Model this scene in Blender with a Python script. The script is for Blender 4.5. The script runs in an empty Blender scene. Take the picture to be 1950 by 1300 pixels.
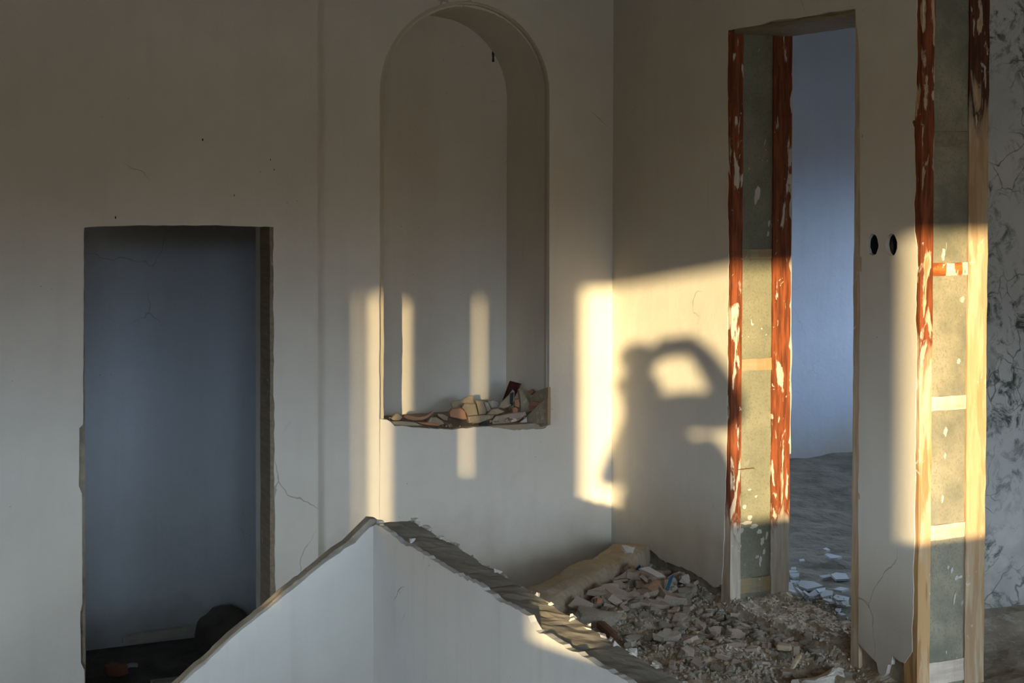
import bpy, bmesh, math, random
from mathutils import Vector, Matrix, noise, Euler, geometry
random.seed(7)
C = bpy.context.scene.collection
PI = math.pi
# ---------------------------------------------------------------- camera (the building is axis aligned, the camera is turned)
F, CX, CY = 2900.0, 975.0, 388.0
YAW, PITCH, ROLL = math.radians(-23.9), math.radians(1.2), 0.0027
EYE = 1.58
RM = Matrix.Rotation(YAW, 3, 'Z') @ Matrix.Rotation(PI/2-PITCH, 3, 'X') @ Matrix.Rotation(ROLL, 3, 'Z')
def ray(px, py):
    return RM @ Vector(((px-CX)/F, -(py-CY)/F, -1.0))
_q = ray(1167, 327)
_fw = Vector((math.sin(-YAW), math.cos(-YAW), 0))
_q = _q * (6.3/_q.dot(_fw))
CAM = Vector((-_q.x, -_q.y, EYE))
def hitx(px, py, x0=0.0):
    r = ray(px, py); return CAM + r*((x0-CAM.x)/r.x)
def hity(px, py, y0=0.0):
    r = ray(px, py); return CAM + r*((y0-CAM.y)/r.y)
def hitz(px, py, z0=0.0):
    r = ray(px, py); return CAM + r*((z0-CAM.z)/r.z)
def atdepth(px, py, d):
    r = ray(px, py); return CAM + r*(d/r.dot(_fw))
cd = bpy.data.cameras.new('camera'); cam = bpy.data.objects.new('camera', cd); C.objects.link(cam)
cd.sensor_width = 36.0; cd.lens = F/1950*36.0; cd.clip_start = 0.05
cd.shift_y = (CY-650.0)/1950.0
cam.matrix_world = Matrix.Translation(CAM) @ RM.to_4x4()
bpy.context.scene.camera = cam
# ---------------------------------------------------------------- sun, sky, exposure
sc = bpy.context.scene
sc.view_settings.view_transform = 'Standard'; sc.view_settings.look = 'None'
sc.view_settings.exposure = 0.0; sc.view_settings.gamma = 1.0
sc.view_settings.use_curve_mapping = False
SUND = ray(1212, 720).normalized()
sl = bpy.data.lights.new('sun', 'SUN'); sl.energy = 12.0; sl.color = (1.0, 0.78, 0.43); sl.angle = math.radians(0.65)
so = bpy.data.objects.new('sun', sl); C.objects.link(so)
so.rotation_euler = SUND.to_track_quat('-Z', 'Y').to_euler()
W = bpy.data.worlds.new('sky'); sc.world = W; W.use_nodes = True
nt = W.node_tree; nt.nodes.clear()
o_ = nt.nodes.new('ShaderNodeOutputWorld'); bg = nt.nodes.new('ShaderNodeBackground')
tc = nt.nodes.new('ShaderNodeTexCoord'); sp = nt.nodes.new('ShaderNodeSeparateXYZ'); cr = nt.nodes.new('ShaderNodeValToRGB')
mr = nt.nodes.new('ShaderNodeMapRange'); mr.inputs[1].default_value = -0.35; mr.inputs[2].default_value = 0.65
nt.links.new(tc.outputs['Generated'], sp.inputs[0]); nt.links.new(sp.outputs[2], mr.inputs[0]); nt.links.new(mr.outputs[0], cr.inputs[0])
e = cr.color_ramp.elements
e[0].position = 0.0; e[0].color = (0.045, 0.031, 0.018, 1)
e[1].position = 1.0; e[1].color = (0.05, 0.08, 0.14, 1)
for p_, c_ in ((0.34, (0.055, 0.038, 0.021, 1)), (0.40, (0.07, 0.052, 0.034, 1)), (0.46, (0.44, 0.57, 0.76, 1)), (0.55, (0.66, 0.82, 1.0, 1)), (0.66, (0.58, 0.74, 0.94, 1)), (0.78, (0.26, 0.34, 0.48, 1))):
    k = e.new(p_); k.color = c_
bg.inputs[1].default_value = 36.0
nt.links.new(cr.outputs[0], bg.inputs[0]); nt.links.new(bg.outputs[0], o_.inputs[0])
def portal(loc, nrm, sx, sy):
    l = bpy.data.lights.new('portal', 'AREA'); l.shape = 'RECTANGLE'; l.size = sx; l.size_y = sy; l.cycles.is_portal = True
    o = bpy.data.objects.new('portal', l); C.objects.link(o); o.location = loc
    o.rotation_euler = Vector(nrm).to_track_quat('-Z', 'Y').to_euler()
# perpendicular coordinate of a sun ray -> x on the plane y = yb
_h = Vector((SUND.x, SUND.y, 0)).normalized(); _perp = Vector((_h.y, -_h.x, 0)); TE = -SUND.z/math.hypot(SUND.x, SUND.y)
def x_at(u, yb):
    return CAM.x + (u - (yb-CAM.y)*_perp.y)/_perp.x
def z_at(v, x, y):
    L = (Vector((x, y, 0))-CAM).dot(_h); return EYE + v - L*TE
# ---------------------------------------------------------------- materials
class MT:
    def __init__(s, name, rough=0.9):
        s.m = bpy.data.materials.new(name); s.m.use_nodes = True; s.t = s.m.node_tree; s.b = s.t.nodes['Principled BSDF']
        s.b.inputs['Roughness'].default_value = rough; s.b.inputs['Specular IOR Level'].default_value = 0.25
        s.pos = s.t.nodes.new('ShaderNodeNewGeometry').outputs['Position']
    def objpos(s):
        s.pos = s.t.nodes.new('ShaderNodeTexCoord').outputs['Object']; return s
    def link(s, a, b): s.t.links.new(a, b)
    def scl(s, v, off=(0,0,0)):
        n = s.t.nodes.new('ShaderNodeMapping'); n.inputs['Scale'].default_value = v; n.inputs['Location'].default_value = off
        s.link(s.pos, n.inputs[0]); return n.outputs[0]
    def noi(s, scale=5, det=5, vec=None, dist=0.0, rough=0.55):
        n = s.t.nodes.new('ShaderNodeTexNoise'); n.inputs['Scale'].default_value = scale; n.inputs['Detail'].default_value = det
        n.inputs['Distortion'].default_value = dist; n.inputs['Roughness'].default_value = rough
        s.link(vec or s.pos, n.inputs['Vector']); return n.outputs['Fac']
    def edge(s, scale=5, vec=None, warp=0.3):
        a = s.t.nodes.new('ShaderNodeTexNoise'); a.inputs['Scale'].default_value = 3.0; a.inputs['Detail'].default_value = 4; s.link(vec or s.pos, a.inputs['Vector'])
        m = s.t.nodes.new('ShaderNodeVectorMath'); m.operation = 'MULTIPLY_ADD'; m.inputs[1].default_value = (warp, warp, warp)
        s.link(a.outputs['Color'], m.inputs[0]); s.link(vec or s.pos, m.inputs[2])
        n = s.t.nodes.new('ShaderNodeTexVoronoi'); n.feature = 'DISTANCE_TO_EDGE'; n.inputs['Scale'].default_value = scale
        s.link(m.outputs[0], n.inputs['Vector']); return n.outputs['Distance']
    def vor(s, scale=5, vec=None):
        n = s.t.nodes.new('ShaderNodeTexVoronoi'); n.inputs['Scale'].default_value = scale; s.link(vec or s.pos, n.inputs['Vector']); return n.outputs['Distance']
    def rng(s, f, a, b, c=0.0, d=1.0):
        n = s.t.nodes.new('ShaderNodeMapRange'); n.inputs[1].default_value = a; n.inputs[2].default_value = b
        n.inputs[3].default_value = c; n.inputs[4].default_value = d; s.link(f, n.inputs[0]); return n.outputs[0]
    def math(s, op, a, b):
        n = s.t.nodes.new('ShaderNodeMath'); n.operation = op
        for i, v in enumerate((a, b)):
            if isinstance(v, (int, float)): n.inputs[i].default_value = v
            else: s.link(v, n.inputs[i])
        return n.outputs[0]
    def z(s, i=2):
        n = s.t.nodes.new('ShaderNodeSeparateXYZ'); s.link(s.pos, n.inputs[0]); return n.outputs[i]
    def mix(s, f, a, b):
        n = s.t.nodes.new('ShaderNodeMix'); n.data_type = 'RGBA'
        if isinstance(f, (int, float)): n.inputs[0].default_value = f
        else: s.link(f, n.inputs[0])
        for i, v in ((6, a), (7, b)):
            if isinstance(v, tuple): n.inputs[i].default_value = (*v, 1)
            else: s.link(v, n.inputs[i])
        return n.outputs[2]
    def bump(s, f, st=0.3, dist=0.01):
        n = s.t.nodes.new('ShaderNodeBump'); n.inputs['Strength'].default_value = st; n.inputs['Distance'].default_value = dist
        s.link(f, n.inputs['Height'])
        if s.b.inputs['Normal'].is_linked: s.link(s.b.inputs['Normal'].links[0].from_socket, n.inputs['Normal'])
        s.link(n.outputs[0], s.b.inputs['Normal'])
    def col(s, c):
        if isinstance(c, tuple): s.b.inputs['Base Color'].default_value = (*c, 1)
        else: s.link(c, s.b.inputs['Base Color'])
        return s.m
def plaster(name, c1, c2, base_z=None, crack=0.6, dirt=(0.30, 0.26, 0.20), spk=True, streak=0.12):
    t = MT(name, 0.85)
    c = t.mix(t.rng(t.noi(1.6, 6), 0.35, 0.65), c1, c2)
    c = t.mix(t.rng(t.noi(9, 8, dist=0.6), 0.45, 0.75, 0, 0.25), c, tuple(x*0.80 for x in c1))
    v = t.noi(7, 3, t.scl((3, 3, 0.25))); c = t.mix(t.rng(v, 0.5, 0.75, 0, streak), c, tuple(x*0.66 for x in c1))
    if spk:
        k = t.math('MULTIPLY', t.rng(t.vor(26), 0.075, 0.045), t.rng(t.noi(3.0, 3), 0.55, 0.62)); c = t.mix(t.math('MULTIPLY', k, 0.7), c, (0.20, 0.17, 0.12))
    if crack:
        k = t.math('MULTIPLY', t.rng(t.edge(2.3), 0.006, 0.002), t.rng(t.noi(1.9, 2), 0.60, 0.66)); c = t.mix(t.math('MULTIPLY', k, crack), c, (0.18, 0.15, 0.11)); t.bump(k, -0.4, 0.004)
    if base_z is not None:
        k = t.rng(t.math('ADD', t.z(), t.math('MULTIPLY', t.noi(6, 6), 0.35)), base_z+0.42, base_z+0.14); c = t.mix(t.math('MULTIPLY', k, 0.75), c, dirt)
    t.bump(t.noi(3.5, 4, dist=0.5), 0.25, 0.02); t.bump(t.noi(60, 6), 0.22, 0.004)
    return t.col(c)
M = {}
M['wall'] = plaster('pale_plaster', (0.61, 0.565, 0.475), (0.55, 0.505, 0.42), 0.0)
M['wall_left'] = plaster('pale_plaster_stairs', (0.61, 0.565, 0.475), (0.56, 0.515, 0.43), -0.9)
M['low'] = plaster('low_wall_plaster', (0.60, 0.575, 0.51), (0.52, 0.49, 0.43), -1.5, crack=0.8, streak=0.25)
M['blue'] = plaster('sky_tinted_plaster', (0.33, 0.37, 0.44), (0.30, 0.34, 0.41), 0.0, crack=0.4)  # blue cast of the sky light is put into this plaster colour
M['backroom'] = plaster('grey_blue_plaster', (0.68, 0.71, 0.73), (0.64, 0.67, 0.70), -0.7, crack=0.4)
t = MT('exposed_mortar', 0.95)
c = t.mix(t.rng(t.noi(14, 8), 0.35, 0.65), (0.34, 0.29, 0.21), (0.20, 0.17, 0.125)); c = t.mix(t.rng(t.vor(60), 0.12, 0.05, 0, 0.6), c, (0.55, 0.50, 0.42))
t.bump(t.noi(28, 8), 0.8, 0.015); M['mortar'] = t.col(c)
t = MT('smooth_mortar_top', 0.9)
c = t.mix(t.rng(t.noi(7, 8), 0.35, 0.65), (0.34, 0.30, 0.235), (0.25, 0.225, 0.18)); c = t.mix(t.rng(t.noi(16, 3, t.scl((0.6, 6, 1))), 0.66, 0.70, 0, 0.7), c, (0.42, 0.37, 0.30))
t.bump(t.noi(24, 6), 0.4, 0.008); M['core_top'] = t.col(c)
t = MT('mouldy_plaster', 0.9)
c = t.mix(t.rng(t.noi(3, 6), 0.35, 0.65), (0.66, 0.65, 0.59), (0.54, 0.55, 0.52))
a = t.rng(t.noi(13, 12, dist=0.7, rough=0.75), 0.50, 0.60); b = t.rng(t.noi(2.2, 4), 0.32, 0.46); xr = t.rng(t.z(0), 0.40, 0.66)
k = t.math('MULTIPLY', a, t.math('MULTIPLY', b, xr)); c = t.mix(t.math('MULTIPLY', k, 0.95), c, (0.06, 0.08, 0.06))
k = t.math('MULTIPLY', t.rng(t.edge(7, warp=0.4), 0.022, 0.004), t.rng(t.noi(4, 3), 0.47, 0.56)); c = t.mix(t.math('MULTIPLY', k, 0.8), c, (0.10, 0.11, 0.08))
k = t.rng(t.math('ADD', t.z(), t.math('MULTIPLY', t.noi(7, 8), 0.4)), 0.5, 0.25); c = t.mix(t.math('MULTIPLY', k, 0.7), c, (0.15, 0.145, 0.115))
t.bump(a, -0.3, 0.004); t.bump(t.noi(40, 8), 0.5, 0.006); M['mould'] = t.col(c)
def concrete(name, c1, c2, splat=0.5):
    t = MT(name, 0.92)
    c = t.mix(t.rng(t.noi(8, 8), 0.35, 0.65), c1, c2); c = t.mix(t.rng(t.noi(150, 4), 0.5, 0.7, 0, 0.5), c, tuple(x*0.45 for x in c1))
    s = t.math('MULTIPLY', t.rng(t.noi(22, 6, t.scl((1.4, 1, 0.7)), dist=1.6), 0.66, 0.68), t.rng(t.noi(3.6, 2, t.scl((1, 1, 1), (3, 5, 1.1))), 0.50, 0.60))
    c = t.mix(t.math('MULTIPLY', s, splat), c, (0.66, 0.62, 0.54)); t.bump(s, 0.4, 0.004); t.bump(t.noi(90, 6), 0.5, 0.004)
    return t.col(c)
M['block1'] = concrete('grey_concrete_block', (0.215, 0.205, 0.14), (0.155, 0.15, 0.10), 0.9)
M['block2'] = concrete('stained_concrete_block', (0.28, 0.25, 0.17), (0.15, 0.145, 0.105), 0.5)
def wood(name, zlo, zhi, cover, bare=(0.52, 0.44, 0.33), paint=(0.22, 0.056, 0.017), fibre=(1, 1, 0.10), gold=0.0):
    t = MT(name, 0.7); v = t.scl(fibre)
    g = t.noi(75, 6, v); c = t.mix(t.rng(g, 0.35, 0.65), bare, tuple(x*0.72 for x in bare))
    if gold: c = t.mix(t.rng(t.noi(9, 4, t.scl((1, 1, 0.25))), 0.38, 0.54, 0, gold), c, (0.42, 0.25, 0.10))
    if gold: c = t.mix(t.rng(t.noi(30, 5, t.scl((1, 1, 0.10), (2, 7, 1)), dist=0.4), 0.47, 0.54, 0, gold*0.8), c, (0.27, 0.13, 0.04))
    z = t.z(); n = t.noi(26, 6, t.scl((1, 1, 0.22)), dist=0.5)
    zz = t.math('ADD', z, t.math('MULTIPLY', t.math('SUBTRACT', n, 0.5), 0.7))
    zone = t.math('MULTIPLY', t.rng(zz, zlo-0.05, zlo+0.05), t.rng(zz, zhi+0.05, zhi-0.05))
    p = t.math('MULTIPLY', zone, t.rng(n, cover-0.02, cover+0.02, 1, 0)); ring = t.math('MULTIPLY', zone, t.rng(n, cover, cover+0.07, 1, 0))
    c = t.mix(t.math('MULTIPLY', ring, 0.6), c, (0.62, 0.55, 0.43))
    pc = t.mix(t.rng(g, 0.4, 0.6), paint, tuple(x*0.45 for x in paint)); c = t.mix(p, c, pc)
    s = t.math('MULTIPLY', t.rng(t.noi(20, 5, t.scl((1.2, 1.2, 0.8), (4, 1, 2)), dist=1.5), 0.67, 0.69), 0.6); c = t.mix(s, c, (0.60, 0.53, 0.43))
    t.bump(p, 0.3, 0.003); t.bump(g, 0.5, 0.003); return t.col(c)
M['stud_red'] = wood('red_painted_wood', 0.32, 3.5, 0.595)
M['stud_red2'] = wood('red_painted_wood_worn', 1.05, 3.5, 0.58, bare=(0.52, 0.42, 0.29), gold=0.95)
M['stud_bare'] = wood('weathered_timber', 1.75, 3.5, 0.60, bare=(0.52, 0.41, 0.27), gold=0.55, paint=(0.10, 0.035, 0.015))
M['bare'] = wood('bare_timber', 9, 10, 0.5, bare=(0.52, 0.43, 0.31), gold=0.3)
M['cross_white'] = wood('flaked_crosspiece', 9, 10, 0.5, bare=(0.60, 0.54, 0.45), fibre=(0.12, 1, 1), gold=0.25)
M['cross_red'] = wood('red_flaked_crosspiece', 0, 3, 0.50, bare=(0.64, 0.56, 0.44), fibre=(0.12, 1, 1), paint=(0.50, 0.13, 0.03))
M['cross_rust'] = wood('rusty_crosspiece', 9, 10, 0.5, bare=(0.27, 0.245, 0.165), fibre=(0.12, 1, 1), gold=0.45)
M['soffit'] = wood('grey_lintel_timber', 9, 10, 0.5, bare=(0.24, 0.19, 0.12), fibre=(1, 0.1, 1))
t = MT('debris_floor', 0.95)
c = t.mix(t.rng(t.noi(5, 10, dist=0.5), 0.35, 0.65), (0.42, 0.36, 0.275), (0.30, 0.26, 0.20))
c = t.mix(t.rng(t.noi(1.8, 3, t.scl((1, 1, 1), (2, 4, 0))), 0.52, 0.66, 0, 0.6), c, (0.40, 0.30, 0.175))
c = t.mix(t.rng(t.vor(85), 0.14, 0.07, 0, 0.6), c, (0.50, 0.46, 0.39)); c = t.mix(t.rng(t.noi(40, 6), 0.55, 0.7, 0, 0.5), c, (0.13, 0.115, 0.09))
t.bump(t.noi(18, 8), 0.8, 0.025); t.bump(t.noi(90, 6), 0.6, 0.006); M['floor'] = t.col(c)
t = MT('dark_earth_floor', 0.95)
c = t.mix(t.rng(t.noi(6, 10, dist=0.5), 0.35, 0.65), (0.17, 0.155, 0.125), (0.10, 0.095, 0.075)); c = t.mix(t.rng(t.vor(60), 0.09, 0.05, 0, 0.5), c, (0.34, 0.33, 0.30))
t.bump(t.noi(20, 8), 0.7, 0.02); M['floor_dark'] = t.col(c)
def simple(name, c1, c2, sc_=12, bst=0.4, rough=0.9, bd=0.004, speck=None):
    t = MT(name, rough).objpos(); info = t.t.nodes.new('ShaderNodeObjectInfo')
    c = t.mix(t.rng(t.noi(sc_, 6), 0.35, 0.65), c1, c2)
    c = t.mix(t.rng(info.outputs['Random'], 0, 1, 0, 0.45), c, tuple(x*0.62 for x in c1))
    if speck: c = t.mix(t.rng(t.noi(sc_*2.2, 5, dist=1), 0.56, 0.62, 0, 0.7), c, speck)
    t.bump(t.noi(sc_*5, 6), bst, bd); return t.col(c)
M['brick'] = simple('brown_clay', (0.38, 0.285, 0.215), (0.30, 0.235, 0.175), 14, speck=(0.36, 0.32, 0.26))
M['brick_red'] = simple('red_clay', (0.44, 0.20, 0.11), (0.34, 0.16, 0.09), 14)
M['terracotta'] = simple('terracotta', (0.42, 0.22, 0.125), (0.34, 0.185, 0.11), 10)
M['tan'] = simple('tan_clay', (0.35, 0.275, 0.175), (0.26, 0.21, 0.14), 12, speck=(0.40, 0.33, 0.23))
M['lump'] = simple('grey_mortar_lump', (0.40, 0.345, 0.265), (0.27, 0.23, 0.175), 14, 0.8, speck=(0.45, 0.42, 0.36))
M['pale'] = simple('pale_plaster_chip', (0.56, 0.51, 0.43), (0.44, 0.39, 0.32), 14)
M['pink'] = simple('pinkish_plaster', (0.56, 0.44, 0.37), (0.48, 0.42, 0.36), 12, 0.7)
M['beam'] = simple('sandy_mortar', (0.37, 0.29, 0.19), (0.27, 0.235, 0.18), 5, 0.9, bd=0.008, speck=(0.31, 0.28, 0.225))
M['tile'] = simple('bluish_tile', (0.42, 0.45, 0.48), (0.36, 0.39, 0.42), 8, 0.2, 0.55)
M['maroon'] = simple('maroon_glaze', (0.055, 0.008, 0.008), (0.04, 0.006, 0.006), 6, 0.1, 0.35)
M['blueglass'] = simple('deep_blue_glaze', (0.02, 0.085, 0.16), (0.015, 0.06, 0.12), 6, 0.1, 0.3)
M['rust'] = simple('rusty_iron', (0.13, 0.06, 0.03), (0.09, 0.045, 0.025), 18, 0.7)
M['black'] = simple('dark_plastic', (0.02, 0.03, 0.032), (0.012, 0.016, 0.018), 10, 0.1, 0.6)
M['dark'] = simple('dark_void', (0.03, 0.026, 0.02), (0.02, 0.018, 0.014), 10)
M['lip'] = plaster('torn_plaster_lip', (0.50, 0.44, 0.34), (0.42, 0.37, 0.28), None, crack=0, spk=False)
M['jacket'] = simple('dark_jacket', (0.06, 0.07, 0.09), (0.05, 0.055, 0.07), 20)
M['skin'] = simple('skin', (0.50, 0.31, 0.22), (0.46, 0.28, 0.20), 8, 0.1, 0.6)
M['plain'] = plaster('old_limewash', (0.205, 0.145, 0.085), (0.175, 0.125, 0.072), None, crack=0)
# ---------------------------------------------------------------- helpers
def obj(name, bm, mat, parent=None, smooth=False, kind=None, label=None):
    me = bpy.data.meshes.new(name); bmesh.ops.recalc_face_normals(bm, faces=bm.faces[:]); bm.to_mesh(me); bm.free()
    for m in (mat if isinstance(mat, list) else [mat]): me.materials.append(m)
    if smooth:
        for p in me.polygons: p.use_smooth = True
    o = bpy.data.objects.new(name, me); C.objects.link(o)
    if parent: o.parent = parent
    if kind: o['kind'] = kind
    if label: o['label'] = label
    return o
def tag(o, label, cat, group=None, kind=None):
    o['label'] = label; o['category'] = cat
    if group: o['group'] = group
    if kind: o['kind'] = kind
    return o
def empty(name, loc=(0,0,0), kind=None):
    o = bpy.data.objects.new(name, None); C.objects.link(o); o.location = loc
    if kind: o['kind'] = kind
    return o
def add_box(bm, a, b):
    vs = [bm.verts.new((x, y, z)) for x in (a[0], b[0]) for y in (a[1], b[1]) for z in (a[2], b[2])]
    for f in ((0,1,3,2), (4,6,7,5), (0,4,5,1), (2,3,7,6), (0,2,6,4), (1,5,7,3)): bm.faces.new([vs[i] for i in f])
def box(name, a, b, mat, parent=None, kind=None, sub=None, amp=0, seed=0):
    bm = bmesh.new(); add_box(bm, a, b)
    if sub:
        for ax in range(3):
            L = abs(b[ax]-a[ax]); n = int(L/sub)
            for i in range(1, n+1):
                co = [0, 0, 0]; co[ax] = min(a[ax], b[ax])+L*i/(n+1); no = [0, 0, 0]; no[ax] = 1
                bmesh.ops.bisect_plane(bm, geom=bm.verts[:]+bm.edges[:]+bm.faces[:], plane_co=co, plane_no=no)
        for v in bm.verts: v.co += amp*(noise.noise_vector(v.co*14+Vector((seed, seed*2, 0)))+0.6*noise.noise_vector(v.co*45+Vector((0, seed, 7))))
    return obj(name, bm, mat, parent, kind=kind)
def jag(p, q, amp, step):
    p, q = Vector(p), Vector(q); L = (q-p).length; n = max(1, int(L/step)); d = (q-p)/max(L, 1e-6); nn = Vector((-d.y, d.x)); r = [p]
    for i in range(1, n):
        s = p.lerp(q, (i+random.uniform(-.35, .35))/n); k = noise.noise(Vector((s.x*9, s.y*9, L)))*1.1+random.uniform(-.5, .5)
        r.append(s+nn*amp*k)
    return r
def path(pts, amps, step, closed=True):
    out = []
    n = len(pts) if closed else len(pts)-1
    for i in range(n):
        a = amps[i % len(amps)] if isinstance(amps, (list, tuple)) else amps
        out += jag(pts[i], pts[(i+1) % len(pts)], a, step) if a else [Vector(pts[i])]
    if not closed: out.append(Vector(pts[-1]))
    return out
def plate(name, axis, t0, t1, outer, holes, mat, parent=None, kind=None, label=None):
    """outline in (u,z); axis 'x': slab between x=t0..t1 with u=y; axis 'y': u=x"""
    def P(p, t): return (t, p[0], p[1]) if axis == 'x' else (p[0], t, p[1])
    bm = bmesh.new(); co = []; ed = []
    for loop in [outer]+holes:
        b0_ = len(co); co += [Vector((p[0], p[1])) for p in loop]; k_ = len(loop)
        ed += [(b0_+i, b0_+(i+1) % k_) for i in range(k_)]
    res = geometry.delaunay_2d_cdt(co, ed, [], 0, 1e-6)
    vs = [bm.verts.new(P(p, t0)) for p in res[0]]
    def inpoly(x, y, L):
        c = False
        for i in range(len(L)):
            (xa_, ya_), (xb_, yb_) = L[i][:2], L[i-1][:2]
            if (ya_ > y) != (yb_ > y) and x < (xb_-xa_)*(y-ya_)/(yb_-ya_)+xa_: c = not c
        return c
    for f in res[2]:
        m_ = sum((res[0][i] for i in f), Vector((0, 0)))/3
        if inpoly(m_.x, m_.y, outer) and not any(inpoly(m_.x, m_.y, h) for h in holes):
            try: bm.faces.new([vs[i] for i in f])
            except ValueError: pass
    bmesh.ops.delete(bm, geom=[v for v in bm.verts if not v.link_faces], context='VERTS')
    bmesh.ops.recalc_face_normals(bm, faces=bm.faces[:])
    nrm = (1, 0, 0) if axis == 'x' else (0, 1, 0)
    g = bmesh.ops.extrude_face_region(bm, geom=bm.faces[:], use_keep_orig=True)
    dv = Vector(nrm)*(t1-t0)
    for v in g['geom']:
        if isinstance(v, bmesh.types.BMVert): v.co += dv
    return obj(name, bm, mat, parent, kind=kind, label=label)
def prism(name, pts3, off, mat, parent=None):
    bm = bmesh.new(); a = [bm.verts.new(p) for p in pts3]; b = [bm.verts.new(Vector(p)+Vector(off)) for p in pts3]
    n = len(a); bm.faces.new(a); bm.faces.new(b[::-1])
    for i in range(n): bm.faces.new((a[i], b[i], b[(i+1) % n], a[(i+1) % n]))
    return obj(name, bm, mat, parent)
def yz(p): return Vector((p.y, p.z))
def xz(p): return Vector((p.x, p.z))
# ---------------------------------------------------------------- building measures
D1 = hitx(1386, 1153).y; D1b = hitx(1629, 600).y; D1top = hitx(1386, 58).z       # doorway in the right wall
J2 = hitx(1746, 600).y                                                            # far edge of the next doorway
TH = 0.25
WT = hity(300, 431, -0.04).z
LX0, LX1 = hity(161, 800, -0.04).x, hity(519, 800, -0.04).x
SEAM = hity(606, 700, -0.04).x
_p = atdepth(711, 997, 4.15); PX, PY, PT = _p.x, _p.y, _p.z
LOW = -0.70
LB = hitz(300, 1222, LOW).y
RB = hitz(1555, 872, 0).y
CE = 3.0; ZT0 = 1.95; BY = -7.5; LEFT = -6.5
print('MEASURE', dict(CAM=tuple(CAM), D1=D1, D1b=D1b, D1top=D1top, J2=J2, WT=WT, LX0=LX0, LX1=LX1, SEAM=SEAM, P=(PX, PY, PT), LB=LB, RB=RB))
# ---------------------------------------------------------------- wall_right (x = 0)
wr = empty('wall_right', (0, 0, 0), 'structure')
SK = 0.014
ZB = 2.9
# core: masonry behind the plaster, two holes for the sockets
def circ(c, r, n=20): return [Vector((c[0]+r*math.cos(2*PI*i/n), c[1]+r*1.0*math.sin(2*PI*i/n))) for i in range(n)]
hc = [yz(hitx(1661.5, 466)), yz(hitx(1697.5, 466))]
def ragc(c, ry, rz, n=22, a=0.06):
    return [Vector((c[0]+ry*math.cos(2*PI*i/n)*(1+random.uniform(-a, a)), c[1]+rz*math.sin(2*PI*i/n)*(1+random.uniform(-a, a)))) for i in range(n)]
ry = abs(hitx(1650.5, 466).y-hitx(1672.5, 466).y)/2; rz = 0.034
far = [(0.0, -0.9), (0.0, CE), (J2, CE), (J2, 0.0), (D1b, 0.0), (D1b, D1top+.0), (D1, D1top+.0), (D1, -0.9)]
plate('masonry', 'x', SK, 0.085, [Vector(p) for p in far], [circ(h, 0.036) for h in hc], M['mortar'], wr)
plate('masonry', 'x', 0.0855, TH, [Vector(p) for p in far], [], M['plain'], wr)
# plaster skin
q = lambda px, py: yz(hitx(px, py))
left_edge = [q(1386, 57), q(1386, 330), q(1387, 560), q(1384, 800), q(1381, 950), q(1377, 1060), q(1374, 1112)]
base = [q(1360, 1118), q(1330, 1098), q(1297, 1078), q(1262, 1066), q(1236, 1046), q(1210, 1038), q(1196, 1046), q(1183, 1052)]
out = path([Vector((0.0, CE)), Vector((J2+.0, CE))], 0, 1, False)[:-1]
out += path([Vector((J2, CE)), q(1742, 300), q(1741, 440), q(1746, 470), q(1745, 700), q(1741, 1000), q(1737, 1240)], 0.006, 0.035, False)[:-1]
out += path([q(1737, 1240), q(1722, 1262), q(1700, 1248), q(1680, 1290), q(1660, 1252), q(1640, 1232), q(1634, 1222)], 0.012, 0.02, False)[:-1]
out += path([q(1634, 1222), q(1635, 900), q(1638, 500), q(1636, 100), q(1630, 40), q(1628.5, 17)], 0.003, 0.04, False)[:-1]
out += path([q(1628.5, 17), q(1500, 35), q(1462, 41), q(1452, 46), q(1386, 57)], 0.004, 0.03, False)[:-1]
out += path(left_edge, 0.004, 0.03, False)[:-1]
out += path([left_edge[-1]]+base+[Vector((0.0, 0.02))], 0.008, 0.018, False)
plate('plaster', 'x', 0.0, SK, out, [ragc(h, ry, rz) for h in hc], M['wall'], wr)
# rest of the right wall beyond the second doorway, and above it
box('masonry', (0, BY, -0.02), (TH, J2-1.0, CE), M['plain'], wr)
box('masonry', (0, J2-1.0, 2.62), (TH, J2, CE), M['plain'], wr)
# socket holes: recessed boxes
for h, lb in zip(hc, ('round dark electrical box sunk in the pier, nearer the doorway', 'round dark electrical box sunk in the pier, nearer the red timber post')):
    t_ = empty('electrical_box', (0.084, h[0], h[1]))
    tag(t_, lb, 'electrical box', 'electrical boxes in the pier')
    for nm, r0, r1, xa, xb in (('box_wall', 0.0335, 0.0355, 0.018-.084, 0.0), ('box_bottom', 0.0, 0.0335, -0.006, 0.0)):
        bm = bmesh.new(); n = 24
        rings = [[bm.verts.new((x, r*math.cos(2*PI*i/n), r*math.sin(2*PI*i/n))) for i in range(n)] for x, r in ((xa, max(r0, .002)), (xa, r1), (xb, r1), (xb, max(r0, .002)))]
        for k in range(4):
            A, B = rings[k], rings[(k+1) % 4]
            for i in range(n): bm.faces.new((A[i], A[(i+1) % n], B[(i+1) % n], B[i]))
        obj(nm, bm, M['black'], t_, smooth=False)
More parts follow.
